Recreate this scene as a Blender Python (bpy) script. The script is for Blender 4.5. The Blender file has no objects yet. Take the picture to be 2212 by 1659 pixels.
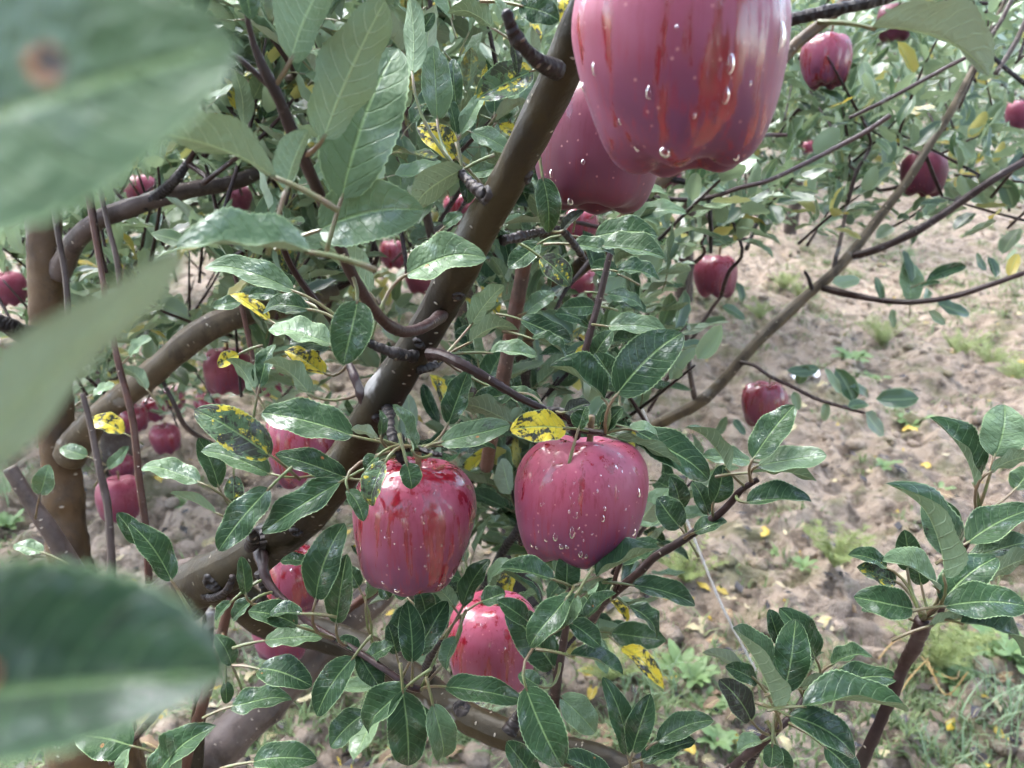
import bpy, math, random
import numpy as np
from mathutils import Vector, Matrix
from mathutils.bvhtree import BVHTree
R = math.radians
random.seed(7); NPR = np.random.RandomState(7)
SC = bpy.context.scene
COL = SC.collection

# ------------------------------------------------------------------ camera, sky, sun, exposure
CAM = Vector((0, 0, 1.25)); PITCH = R(20); FV = 1794.0; CX, CY = 1106.0, 829.5
cd = bpy.data.cameras.new('camera'); cam = bpy.data.objects.new('camera', cd); COL.objects.link(cam)
cam.location = CAM; cam.rotation_euler = (R(90) - PITCH, 0, 0)
cd.sensor_width = 36; cd.lens = 36 * FV / 2212.0; cd.clip_start = 0.01; cd.clip_end = 500
cd.dof.use_dof = True; cd.dof.focus_distance = 0.50; cd.dof.aperture_fstop = 13.5
SC.camera = cam
W = bpy.data.worlds.new('World'); SC.world = W; W.use_nodes = True
wn = W.node_tree.nodes; wl = W.node_tree.links; wn.clear()
sky = wn.new('ShaderNodeTexSky'); sky.sky_type = 'NISHITA'; sky.sun_disc = False
sky.sun_elevation = R(56); sky.sun_rotation = R(-45); sky.air_density = 1.0; sky.dust_density = 1.0; sky.ozone_density = 1.0
hs = wn.new('ShaderNodeHueSaturation'); hs.inputs['Saturation'].default_value = 0.72
bg = wn.new('ShaderNodeBackground'); bg.inputs[1].default_value = 0.095
wo = wn.new('ShaderNodeOutputWorld')
wl.new(sky.outputs[0], hs.inputs['Color']); wl.new(hs.outputs[0], bg.inputs[0]); wl.new(bg.outputs[0], wo.inputs[0])
sd = bpy.data.lights.new('sun', 'SUN'); sd.energy = 1.5; sd.angle = R(60); sd.color = (1.0, 0.99, 0.98)
sun = bpy.data.objects.new('sun', sd); COL.objects.link(sun)
sun.rotation_euler = (R(-34), 0, R(45)); sun.location = (0, 0, 20)
SC.view_settings.view_transform = 'Standard'; SC.view_settings.look = 'None'
SC.view_settings.exposure = 3.5; SC.view_settings.gamma = 1.0
SC.render.engine = 'CYCLES'
SC.cycles.use_denoising = True
SC.cycles.max_bounces = 6; SC.cycles.diffuse_bounces = 2; SC.cycles.glossy_bounces = 2; SC.cycles.use_adaptive_sampling = True; SC.cycles.adaptive_threshold = 0.05; SC.cycles.adaptive_min_samples = 12
SC.cycles.transmission_bounces = 6; SC.cycles.transparent_max_bounces = 4
SC.cycles.caustics_reflective = False; SC.cycles.caustics_refractive = False

# ------------------------------------------------------------------ geometry of the view
FWD = Vector((0, math.cos(PITCH), -math.sin(PITCH))); UPV = Vector((0, math.sin(PITCH), math.cos(PITCH))); RT = Vector((1, 0, 0))
def ray(x, y): return FWD + RT * ((x - CX) / FV) + UPV * ((CY - y) / FV)
def P(x, y, d): return CAM + ray(x, y) * d
def far_rise(y): return np.clip(np.asarray(y, float) - 6.0, 0, 18) * 0.16
def G(x, y):
    r = ray(x, y); t = -CAM.z / r.z if r.z < -1e-4 else 1e9
    if t > 1e8 or CAM.y + r.y * t > 6.0: t = min((CAM.z + 0.96) / max(0.16 * r.y - r.z, 1e-3), 120)
    return CAM + r * t
def proj(p):
    q = Vector(p) - CAM; z = q.dot(FWD)
    if z <= 0.02: return None
    return (CX + FV * q.dot(RT) / z, CY - FV * q.dot(UPV) / z, z)

# ------------------------------------------------------------------ object helpers
def wloc(o):
    v = Vector((0, 0, 0))
    while o is not None: v += o.location; o = o.parent
    return v
def mk(name, verts, faces, mat, parent=None, loc=None, uvs=None, smooth=True, attrs=None, mats=None, midx=None):
    me = bpy.data.meshes.new(name)
    verts = np.asarray(verts, dtype=float)
    if loc is not None: verts = verts - np.array(loc)
    me.from_pydata(verts.tolist(), [], faces if isinstance(faces, list) else faces.tolist())
    for m in (mats or [mat]): me.materials.append(m)
    if smooth: me.polygons.foreach_set('use_smooth', [True] * len(me.polygons))
    if midx is not None: me.polygons.foreach_set('material_index', midx)
    if uvs is not None:
        ul = me.uv_layers.new(name='UVMap'); li = np.empty(len(me.loops), dtype=np.int32)
        me.loops.foreach_get('vertex_index', li)
        ul.data.foreach_set('uv', np.asarray(uvs, dtype=np.float32)[li].ravel())
    if attrs:
        for k, a in attrs.items():
            at = me.attributes.new(k, 'FLOAT', 'POINT'); at.data.foreach_set('value', np.asarray(a, dtype=np.float32))
    me.update()
    o = bpy.data.objects.new(name, me); COL.objects.link(o)
    place(o, parent, loc)
    return o
def place(o, parent, loc):
    l = Vector(loc) if loc is not None else Vector((0, 0, 0))
    if parent is not None:
        o.parent = parent; o.location = l - wloc(parent)
    else: o.location = l
def empty(name, loc):
    o = bpy.data.objects.new(name, None); COL.objects.link(o); o.location = loc; o.empty_display_size = 0.02
    return o
def tag(o, label=None, cat=None, group=None, kind=None):
    if label: o['label'] = label
    if cat: o['category'] = cat
    if group: o['group'] = group
    if kind: o['kind'] = kind
    return o

# ------------------------------------------------------------------ node helpers
class NT:
    def __init__(s, name):
        s.m = bpy.data.materials.new(name); s.m.use_nodes = True; s.t = s.m.node_tree; s.t.nodes.clear()
        s.out = s.t.nodes.new('ShaderNodeOutputMaterial')
    def n(s, typ, **kw):
        nd = s.t.nodes.new(typ)
        for k, v in kw.items(): setattr(nd, k, v)
        return nd
    def l(s, a, b): s.t.links.new(a, b)
    def put(s, sock, v):
        if isinstance(v, (int, float)): sock.default_value = v
        elif isinstance(v, tuple): sock.default_value = v if len(v) == 4 or sock.type == 'VECTOR' else (*v, 1)
        else: s.l(v, sock)
    def math(s, op, a, b=0.0, c=None):
        nd = s.n('ShaderNodeMath', operation=op); s.put(nd.inputs[0], a); s.put(nd.inputs[1], b)
        if c is not None: s.put(nd.inputs[2], c)
        return nd.outputs[0]
    def ss(s, v, a, b):                       # smoothstep a..b
        nd = s.n('ShaderNodeMapRange', interpolation_type='SMOOTHSTEP')
        s.put(nd.inputs[0], v); s.put(nd.inputs[1], a); s.put(nd.inputs[2], b); nd.inputs[3].default_value = 0; nd.inputs[4].default_value = 1
        return nd.outputs[0]
    def mix(s, f, a, b):
        nd = s.n('ShaderNodeMix', data_type='RGBA'); s.put(nd.inputs[0], f); s.put(nd.inputs[6], a); s.put(nd.inputs[7], b)
        return nd.outputs[2]
    def fmix(s, f, a, b):
        nd = s.n('ShaderNodeMix', data_type='FLOAT'); s.put(nd.inputs[0], f); s.put(nd.inputs[2], a); s.put(nd.inputs[3], b)
        return nd.outputs[0]
    def noise(s, vec, sc, det=3, rough=0.55, out=0, dim='3D'):
        nd = s.n('ShaderNodeTexNoise', noise_dimensions=dim); s.l(vec, nd.inputs['Vector']) if vec is not None else None
        nd.inputs['Scale'].default_value = sc; nd.inputs['Detail'].default_value = det; nd.inputs['Roughness'].default_value = rough
        return nd.outputs[out]
    def vor(s, vec, sc, feat='F1', out='Distance', rnd=1.0):
        nd = s.n('ShaderNodeTexVoronoi', feature=feat); s.l(vec, nd.inputs['Vector']); nd.inputs['Scale'].default_value = sc
        nd.inputs['Randomness'].default_value = rnd
        return nd.outputs[out]
    def vmul(s, v, t):
        nd = s.n('ShaderNodeVectorMath', operation='MULTIPLY'); s.l(v, nd.inputs[0]); nd.inputs[1].default_value = t
        return nd.outputs[0]
    def vadd(s, v, w):
        nd = s.n('ShaderNodeVectorMath', operation='ADD'); s.l(v, nd.inputs[0]); s.put(nd.inputs[1], w)
        return nd.outputs[0]
    def comb(s, x, y, z):
        nd = s.n('ShaderNodeCombineXYZ')
        for i, q in enumerate((x, y, z)): s.put(nd.inputs[i], q)
        return nd.outputs[0]
    def sep(s, v):
        nd = s.n('ShaderNodeSeparateXYZ'); s.l(v, nd.inputs[0]); return nd.outputs
    def bump(s, h, st, dist):
        nd = s.n('ShaderNodeBump'); nd.inputs['Strength'].default_value = st; nd.inputs['Distance'].default_value = dist; s.l(h, nd.inputs['Height'])
        return nd.outputs[0]
    def bsdf(s, col, rough, nrm=None, **kw):
        b = s.n('ShaderNodeBsdfPrincipled'); s.put(b.inputs['Base Color'], col); s.put(b.inputs['Roughness'], rough)
        if nrm is not None: s.l(nrm, b.inputs['Normal'])
        for k, v in kw.items(): s.put(b.inputs[k.replace('_', ' ')], v)
        return b.outputs[0]
    def done(s, sh): s.l(sh, s.out.inputs[0]); return s.m

def leaf_material(name, at):
    N = NT(name)
    def A(k):
        nd = N.n('ShaderNodeAttribute', attribute_type=at, attribute_name=k); return nd.outputs['Fac']
    yel, spt, rnd, lit = A('yel'), A('spot'), A('rnd'), A('lit')
    uv = N.n('ShaderNodeUVMap').outputs[0]; s = N.sep(uv); u, v = s[0], s[1]
    t = N.math('MULTIPLY', N.math('ABSOLUTE', N.math('SUBTRACT', v, 0.5)), 2.0)
    off = N.math('MULTIPLY', rnd, 37.0)
    vec = N.comb(N.math('ADD', u, off), N.math('ADD', N.math('MULTIPLY', v, 0.55), off), off)
    mid = N.math('SUBTRACT', 1.0, N.ss(t, 0.015, 0.075))
    wob = N.math('MULTIPLY', N.math('SUBTRACT', N.noise(vec, 5, 2), 0.5), 0.05)
    k = N.math('MULTIPLY', N.math('ADD', N.math('SUBTRACT', u, N.math('MULTIPLY', N.math('POWER', t, 1.3), 0.20)), wob), 8.5)
    fr = N.math('ABSOLUTE', N.math('SUBTRACT', N.math('FRACT', k), 0.5))
    sv = N.math('MULTIPLY', N.math('SUBTRACT', 1.0, N.ss(fr, 0.02, 0.085)), N.math('SUBTRACT', 1.0, N.ss(t, 0.55, 1.0)))
    edge = N.ss(t, 0.93, 0.99)
    big = N.noise(vec, 2.6, 4, 0.6); fine = N.noise(vec, 22, 3, 0.6); med = N.noise(N.vadd(vec, (3.1, 7.7, 1.3)), 7, 3, 0.6)
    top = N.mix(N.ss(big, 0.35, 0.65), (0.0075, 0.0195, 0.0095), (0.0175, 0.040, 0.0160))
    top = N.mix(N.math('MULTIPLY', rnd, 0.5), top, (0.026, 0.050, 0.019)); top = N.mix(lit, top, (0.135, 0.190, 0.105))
    top = N.mix(N.math('MULTIPLY', fine, 0.22), top, (0.032, 0.075, 0.022))
    ymask = N.ss(N.math('ADD', N.math('ADD', med, N.math('MULTIPLY', N.math('SUBTRACT', big, 0.5), 0.8)), N.math('MULTIPLY', N.math('SUBTRACT', yel, 0.5), 1.1)), 0.62, 0.72)
    ymask = N.math('MULTIPLY', ymask, N.ss(yel, 0.02, 0.2))
    top = N.mix(ymask, top, N.mix(med, (0.42, 0.28, 0.02), (0.33, 0.31, 0.03)))
    smask = N.math('MULTIPLY', N.ss(N.math('ADD', N.noise(N.vadd(vec, (9.2, 1.7, 4.4)), 4.2, 4, 0.7), N.math('MULTIPLY', N.math('SUBTRACT', spt, 0.5), 0.42)), 0.58, 0.66), N.ss(spt, 0.02, 0.15))
    top = N.mix(smask, top, (0.022, 0.022, 0.018))
    top = N.mix(N.math('MULTIPLY', sv, 0.34), top, (0.085, 0.145, 0.06))
    top = N.mix(N.math('MULTIPLY', mid, 0.62), top, (0.17, 0.245, 0.10))
    top = N.mix(N.math('MULTIPLY', edge, 0.60), top, (0.27, 0.36, 0.18))
    und = N.mix(big, (0.098, 0.142, 0.080), (0.138, 0.188, 0.115))
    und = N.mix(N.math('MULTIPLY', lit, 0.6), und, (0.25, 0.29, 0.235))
    und = N.mix(N.math('MULTIPLY', ymask, 0.7), und, (0.42, 0.34, 0.07)); und = N.mix(N.math('MULTIPLY', smask, 0.6), und, (0.06, 0.05, 0.03))
    und = N.mix(N.math('MULTIPLY', sv, 0.45), und, (0.25, 0.31, 0.21)); und = N.mix(N.math('MULTIPLY', mid, 0.8), und, (0.24, 0.31, 0.17))
    # rust spots: a round orange fleck with a dark heart on some leaves
    vd = N.n('ShaderNodeTexVoronoi'); N.l(vec, vd.inputs['Vector']); vd.inputs['Scale'].default_value = 2.3
    rv = N.sep(vd.outputs['Color'])[0]
    rust = N.math('MULTIPLY', N.math('SUBTRACT', 1.0, N.ss(vd.outputs['Distance'], 0.045, 0.085)), N.math('GREATER_THAN', rv, 0.86))
    heart = N.math('MULTIPLY', N.math('SUBTRACT', 1.0, N.ss(vd.outputs['Distance'], 0.02, 0.035)), N.math('GREATER_THAN', rv, 0.86))
    back = N.n('ShaderNodeNewGeometry').outputs['Backfacing']
    dx = N.math('SUBTRACT', u, A('rx')); dy = N.math('MULTIPLY', N.math('SUBTRACT', v, A('ry')), 0.5); rr = N.math('MAXIMUM', A('rr'), 0.0001)
    ds = N.math('DIVIDE', N.math('SQRT', N.math('ADD', N.math('MULTIPLY', dx, dx), N.math('MULTIPLY', dy, dy))), rr)
    dx2 = N.math('SUBTRACT', dx, N.math('MULTIPLY', rr, 0.3)); dh = N.math('DIVIDE', N.math('SQRT', N.math('ADD', N.math('MULTIPLY', dx2, dx2), N.math('MULTIPLY', dy, dy))), rr)
    ds = N.math('ADD', ds, N.math('MULTIPLY', N.math('SUBTRACT', N.noise(vec, 16, 3, 0.6), 0.5), 1.6)); dh = N.math('ADD', dh, N.math('MULTIPLY', N.math('SUBTRACT', N.noise(vec, 21, 3, 0.6), 0.5), 1.4))
    big_r = N.math('MULTIPLY', N.math('SUBTRACT', 1.0, N.ss(ds, 0.75, 1.1)), N.math('GREATER_THAN', rr, 0.001)); big_h = N.math('MULTIPLY', N.math('SUBTRACT', 1.0, N.ss(dh, 0.35, 0.75)), N.math('GREATER_THAN', rr, 0.001))
    rust = N.math('MAXIMUM', rust, big_r); heart = N.math('MAXIMUM', heart, big_h)
    col = N.mix(back, top, und)
    col = N.mix(N.math('MULTIPLY', rust, 0.8), col, (0.26, 0.095, 0.035)); col = N.mix(heart, col, (0.035, 0.02, 0.015))
    wet = N.ss(N.noise(N.vadd(vec, (1.3, 5.1, 2.2)), 3.4, 3, 0.6), 0.50, 0.66)
    rough = N.fmix(back, N.fmix(wet, 0.50, 0.25), 0.62)
    h = N.math('ADD', N.math('ADD', N.math('MULTIPLY', mid, -1.0), N.math('MULTIPLY', sv, -0.8)), N.math('MULTIPLY', N.noise(vec, 9, 2, 0.65), 1.8))
    nrm = N.bump(h, 0.6, 0.0014)
    b = N.bsdf(col, rough, nrm, Specular_IOR_Level=N.fmix(back, N.fmix(wet, 0.10, 0.45), 0.08), Coat_Weight=N.fmix(back, N.math('MULTIPLY', wet, 0.22), 0.0), Coat_Roughness=0.14)
    tr = N.n('ShaderNodeBsdfTranslucent'); N.l(N.mix(0.5, col, (0.10, 0.16, 0.05)), tr.inputs[0])
    mx = N.n('ShaderNodeMixShader'); mx.inputs[0].default_value = 0.07; N.l(b, mx.inputs[1]); N.l(tr.outputs[0], mx.inputs[2])
    return N.done(mx.outputs[0])
M_LEAF = leaf_material('leaf', 'OBJECT')
def leaf_mass_material():
    N = NT('leaf_mass')
    def A(k): return N.n('ShaderNodeAttribute', attribute_type='GEOMETRY', attribute_name=k).outputs['Fac']
    yel, spt, rnd, lit = A('yel'), A('spot'), A('rnd'), A('lit'); uv = N.sep(N.n('ShaderNodeUVMap').outputs[0])
    t = N.math('MULTIPLY', N.math('ABSOLUTE', N.math('SUBTRACT', uv[1], 0.5)), 2.0); mid = N.math('SUBTRACT', 1.0, N.ss(t, 0.03, 0.12)); edge = N.ss(t, 0.85, 0.97)
    top = N.mix(rnd, (0.010, 0.031, 0.013), (0.040, 0.080, 0.032)); top = N.mix(lit, top, (0.190, 0.250, 0.150)); top = N.mix(yel, top, (0.36, 0.27, 0.025)); top = N.mix(N.math('MULTIPLY', spt, 0.3), top, (0.02, 0.02, 0.015))  # lit: pale leaf colour, raised further to brighten the shaded crowns
    top = N.mix(N.math('MULTIPLY', mid, 0.5), top, (0.17, 0.245, 0.10)); top = N.mix(N.math('MULTIPLY', edge, 0.5), top, (0.27, 0.36, 0.18))
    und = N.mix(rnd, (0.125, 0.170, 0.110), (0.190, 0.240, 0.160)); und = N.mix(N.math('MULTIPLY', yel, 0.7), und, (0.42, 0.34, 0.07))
    back = N.n('ShaderNodeNewGeometry').outputs['Backfacing']; col = N.mix(back, top, und)
    b = N.bsdf(col, N.fmix(back, N.fmix(rnd, 0.22, 0.42), 0.62), None, Specular_IOR_Level=N.fmix(back, 0.55, 0.2))
    tr = N.n('ShaderNodeBsdfTranslucent'); N.l(N.mix(0.5, col, (0.20, 0.28, 0.12)), tr.inputs[0])
    mx = N.n('ShaderNodeMixShader'); mx.inputs[0].default_value = 0.28; N.l(b, mx.inputs[1]); N.l(tr.outputs[0], mx.inputs[2])
    return N.done(mx.outputs[0])
M_MASS = leaf_mass_material()

def simple(name, c1, c2, sc, rough, bumpd=0.0, spec=0.4, det=4):
    N = NT(name); tc = N.n('ShaderNodeTexCoord').outputs['Object']
    n = N.noise(tc, sc, det, 0.6)
    nr = N.bump(n, 0.6, bumpd) if bumpd else None
    return N.done(N.bsdf(N.mix(N.ss(n, 0.35, 0.65), c1, c2), rough, nr, Specular_IOR_Level=spec))
M_PET = simple('petiole', (0.075, 0.10, 0.030), (0.10, 0.062, 0.034), 60, 0.45)

def bark(name, c1, c2, c3, lent=0.7, patch=0.3, rough=0.42, ls=110, ring=0.0):
    N = NT(name); tc = N.n('ShaderNodeTexCoord').outputs['Object']
    uv = N.n('ShaderNodeUVMap').outputs[0]           # u metres along, v metres around
    big = N.noise(tc, 9, 4, 0.6); fine = N.noise(tc, 130, 4, 0.65); med = N.noise(tc, 38, 4, 0.6)
    col = N.mix(N.ss(big, 0.38, 0.62), c1, c2); col = N.mix(N.math('MULTIPLY', N.ss(med, 0.45, 0.7), 0.5), col, c3)
    col = N.mix(N.math('MULTIPLY', N.ss(N.noise(N.vmul(tc, (1, 1, 0.6)), 21, 5, 0.7), 0.50, 0.66), 0.65), col, (0.012, 0.008, 0.006))
    lv = N.n('ShaderNodeTexVoronoi'); N.l(N.vmul(uv, (1.5, 0.8, 1)), lv.inputs['Vector']); lv.inputs['Scale'].default_value = ls
    lm = N.math('MULTIPLY', N.math('SUBTRACT', 1.0, N.ss(lv.outputs['Distance'], 0.12, 0.20)), N.math('GREATER_THAN', N.sep(lv.outputs['Color'])[0], 0.45))
    lm = N.math('MULTIPLY', lm, N.ss(N.noise(tc, 14, 2), 0.36, 0.60))
    col = N.mix(N.math('MULTIPLY', lm, lent), col, (0.36, 0.31, 0.25))
    pm = N.math('MULTIPLY', N.ss(N.noise(N.vadd(tc, (4, 2, 9)), 28, 3, 0.5), 0.66, 0.72), patch)
    col = N.mix(pm, col, (0.22, 0.215, 0.21))
    h = N.math('ADD', N.math('ADD', med, N.math('MULTIPLY', fine, 0.5)), N.math('MULTIPLY', lm, 0.7))
    if ring:
        w = N.n('ShaderNodeTexWave', bands_direction='X'); N.l(uv, w.inputs['Vector']); w.inputs['Scale'].default_value = ring
        w.inputs['Distortion'].default_value = 9.0; w.inputs['Detail'].default_value = 3
        h = N.math('ADD', h, N.math('MULTIPLY', w.outputs['Fac'], 0.6))
    rg = N.fmix(N.ss(N.noise(tc, 16, 2), 0.4, 0.6), rough, rough + 0.22)
    return N.done(N.bsdf(col, rg, N.bump(h, 0.8, 0.0016), Specular_IOR_Level=0.20))
M_LIMB = bark('bark_limb', (0.0085, 0.0060, 0.0022), (0.0215, 0.0145, 0.0046), (0.034, 0.024, 0.0095), 0.7, 0.75, 0.40, 150)
M_TRUNK = bark('bark_trunk', (0.046, 0.025, 0.010), (0.074, 0.043, 0.020), (0.026, 0.020, 0.016), 0.75, 0.35, 0.45, 75)
M_OLIVE = bark('bark_olive', (0.052, 0.038, 0.021), (0.080, 0.058, 0.034), (0.036, 0.026, 0.017), 0.6, 0.3, 0.45, 120)
M_GREY = bark('bark_grey', (0.044, 0.031, 0.026), (0.078, 0.058, 0.050), (0.032, 0.020, 0.015), 0.85, 0.4, 0.45, 120)
M_SPUR = bark('bark_spur', (0.0075, 0.0055, 0.0055), (0.020, 0.015, 0.014), (0.060, 0.050, 0.047), 0.40, 0.3, 0.45, 130, ring=70)
M_TWIG = bark('bark_twig', (0.016, 0.0068, 0.0065), (0.028, 0.0135, 0.0115), (0.055, 0.040, 0.037), 0.70, 0.25, 0.34, 170)
M_SUCK = bark('bark_sucker', (0.046, 0.017, 0.010), (0.068, 0.032, 0.022), (0.080, 0.056, 0.048), 0.95, 0.2, 0.38, 140)

def apple_material():
    N = NT('apple_skin')
    def A(k): return N.n('ShaderNodeAttribute', attribute_type='OBJECT', attribute_name=k).outputs['Fac']
    wetb, dark, rnd = A('wet'), A('dark'), A('rnd')
    tc = N.vmul(N.n('ShaderNodeTexCoord').outputs['Object'], (25, 25, 25))
    off = N.math('MULTIPLY', rnd, 50.0); oc = N.vadd(tc, N.comb(off, off, off)); s = N.sep(tc)
    st = N.noise(N.vadd(N.vmul(tc, (2.0, 2.0, 0.20)), N.comb(off, off, off)), 2.3, 5, 0.66)
    fst = N.noise(N.vadd(N.vmul(tc, (7, 7, 0.7)), N.comb(off, off, off)), 2.2, 4, 0.6)
    blot = N.noise(oc, 5.5, 5, 0.7); big = N.noise(oc, 0.9, 2)
    a = N.math('ADD', N.math('ADD', st, N.math('MULTIPLY', s[2], 0.055)), N.math('ADD', wetb, N.math('MULTIPLY', N.math('SUBTRACT', blot, 0.5), 0.13)))
    wet = N.ss(a, 0.545, 0.645)
    bloom = N.mix(N.ss(s[2], -0.7, 0.9), (0.074, 0.018, 0.042), (0.208, 0.034, 0.058))
    bloom = N.mix(N.ss(fst, 0.48, 0.72), bloom, (0.135, 0.011, 0.024)); bloom = N.mix(N.math('MULTIPLY', N.ss(big, 0.45, 0.7), 0.5), bloom, (0.205, 0.060, 0.098))
    red = N.mix(N.ss(fst, 0.35, 0.7), (0.120, 0.0028, 0.0095), (0.165, 0.0045, 0.0120))
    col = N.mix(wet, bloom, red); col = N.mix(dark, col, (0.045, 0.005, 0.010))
    vd = N.n('ShaderNodeTexVoronoi'); N.l(oc, vd.inputs['Vector']); vd.inputs['Scale'].default_value = 7.5
    dot = N.math('MULTIPLY', N.math('SUBTRACT', 1.0, N.ss(vd.outputs['Distance'], 0.09, 0.15)), N.math('GREATER_THAN', N.sep(vd.outputs['Color'])[1], 0.2))
    col = N.mix(N.math('MULTIPLY', dot, 0.60), col, (0.34, 0.15, 0.14))
    rough = N.fmix(wet, 0.47, 0.17)
    h = N.math('ADD', N.math('MULTIPLY', wet, 1.0), N.math('MULTIPLY', blot, 0.7))
    nr = N.bump(h, 0.10, 0.0008)
    return N.done(N.bsdf(col, rough, nr, Specular_IOR_Level=N.fmix(wet, 0.26, 0.5), Coat_Weight=N.math('MULTIPLY', wet, 0.45), Coat_Roughness=0.08,
                         Sheen_Weight=N.fmix(wet, 0.06, 0.0), Sheen_Roughness=0.4, Sheen_Tint=(0.85, 0.75, 0.9)))
M_APPLE = apple_material()
M_STEM = simple('apple_stem', (0.10, 0.06, 0.035), (0.16, 0.11, 0.05), 300, 0.6)
Nw = NT('water'); _t = Nw.n('ShaderNodeBsdfTransparent'); _t.inputs[0].default_value = (0.97, 0.97, 0.98, 1); _g = Nw.n('ShaderNodeBsdfGlossy'); _g.inputs['Roughness'].default_value = 0.03
_f = Nw.n('ShaderNodeFresnel'); _f.inputs[0].default_value = 1.45; _m = Nw.n('ShaderNodeMixShader'); Nw.l(Nw.math('MULTIPLY', _f.outputs[0], 1.0), _m.inputs[0]); Nw.l(_t.outputs[0], _m.inputs[1]); Nw.l(_g.outputs[0], _m.inputs[2])
M_WATER = Nw.done(_m.outputs[0])
M_TWINE = simple('twine', (0.42, 0.40, 0.40), (0.54, 0.52, 0.50), 200, 0.7)

def ground_material():
    N = NT('soil'); tc = N.n('ShaderNodeTexCoord').outputs['Object']
    a = N.noise(tc, 1.6, 4, 0.6); b = N.noise(tc, 16, 6, 0.65); c = N.noise(tc, 75, 4, 0.6); m = N.noise(N.vadd(tc, (5, 1, 0)), 4.5, 5, 0.7)
    col = N.mix(N.ss(a, 0.35, 0.65), (0.228, 0.170, 0.124), (0.305, 0.236, 0.180)); col = N.mix(N.math('MULTIPLY', N.ss(b, 0.47, 0.60), 0.8), col, (0.074, 0.050, 0.034))
    col = N.mix(N.math('MULTIPLY', N.ss(m, 0.50, 0.64), 0.65), col, (0.105, 0.105, 0.040))
    col = N.mix(N.math('MULTIPLY', N.ss(c, 0.55, 0.75), 0.4), col, (0.36, 0.29, 0.24))
    far = N.ss(N.sep(N.n('ShaderNodeTexCoord').outputs['Object'])[1], 7.0, 16.0)
    col = N.mix(N.math('MULTIPLY', far, N.ss(m, 0.40, 0.52)), col, (0.05, 0.08, 0.03))
    h = N.math('ADD', N.math('MULTIPLY', b, 1.0), N.math('MULTIPLY', c, 0.35))
    return N.done(N.bsdf(col, 0.72, N.bump(h, 1.0, 0.035), Specular_IOR_Level=0.35))
M_SOIL = ground_material()

# ------------------------------------------------------------------ ground: one graded sheet
_T = {}
def vnoise(x, y, seed):
    T = _T.get(seed)
    if T is None: T = _T[seed] = np.random.RandomState(seed).rand(256, 256)
    xi = np.floor(x).astype(int); yi = np.floor(y).astype(int); fx = x - xi; fy = y - yi
    fx = fx * fx * (3 - 2 * fx); fy = fy * fy * (3 - 2 * fy)
    g = lambda i, j: T[i % 256, j % 256]
    return (g(xi, yi) * (1 - fx) + g(xi + 1, yi) * fx) * (1 - fy) + (g(xi, yi + 1) * (1 - fx) + g(xi + 1, yi + 1) * fx) * fy
def gheight(x, y):
    x = np.asarray(x, float); y = np.asarray(y, float)
    near = np.clip(1.5 - np.hypot(x, y) / 9, 0.25, 1)
    h = (vnoise(x * 1.1, y * 1.1, 1) - 0.5) * 0.10
    r = np.abs(vnoise(x * 5.5, y * 5.5, 2) - 0.5) * 2
    h += (0.5 - r) * 0.055 * near
    h += (0.5 - np.abs(vnoise(x * 12, y * 12, 3) - 0.5) * 2) * 0.062 * near + (vnoise(x * 25, y * 25, 4) - 0.5) * 0.028 * near
    return h + far_rise(y)
def axis(n, near, farv, p):
    q = np.linspace(-1, 1, n); return np.sign(q) * (near * np.abs(q) + (farv - near) * np.abs(q) ** p)
def build_ground():
    gx = axis(520, 4.2, 60, 7); q = np.linspace(0, 1, 560); gy = -6 + 6.4 * np.minimum(q / 0.06, 1) + 7 * np.clip((q - 0.06) / 0.94, 0, 1) + 48 * np.clip((q - 0.06) / 0.94, 0, 1) ** 7
    X, Y = np.meshgrid(gx, gy); Z = gheight(X, Y)
    V = np.stack([X.ravel(), Y.ravel(), Z.ravel()], 1); nx, ny = len(gx), len(gy)
    i = np.arange(nx - 1); j = np.arange(ny - 1); I, J = np.meshgrid(i, j); a = (J * nx + I).ravel()
    F = np.stack([a, a + 1, a + 1 + nx, a + nx], 1)
    o = mk('ground', V, F, M_SOIL); tag(o, 'bare tan soil of the orchard floor with rough clods', None, None, 'structure')
build_ground()

# ------------------------------------------------------------------ tubes and leaves
def catmull(pts, per=6):
    pts = [np.array(p, float) for p in pts]
    if len(pts) == 2: return np.array([pts[0] + (pts[1] - pts[0]) * k / per for k in range(per + 1)])
    out = []
    for i in range(len(pts) - 1):
        p0 = pts[max(i - 1, 0)]; p1 = pts[i]; p2 = pts[i + 1]; p3 = pts[min(i + 2, len(pts) - 1)]
        for k in range(per):
            t = k / per
            out.append(0.5 * ((2 * p1) + (-p0 + p2) * t + (2 * p0 - 5 * p1 + 4 * p2 - p3) * t * t + (-p0 + 3 * p1 - 3 * p2 + p3) * t ** 3))
    out.append(pts[-1]); return np.array(out)
def rel(s, ang, r, seed):
    cx, cy = np.cos(ang), np.sin(ang); q = np.full_like(ang, s)
    a = vnoise(q * 38 + seed * 7 + 100, cx * 1.7 + 10 + cy * 0.9, 21) - 0.5; b = vnoise(q * 120 + seed * 3 + 50, (cx * 3 + cy * 2.1) + 20, 22) - 0.5
    ring = np.maximum(0, vnoise(q * 55 + seed + 9, q * 0 + 3.5, 23) - 0.72) * 3
    return a * 1.1 + b * 0.6 + ring * 0.5
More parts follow.
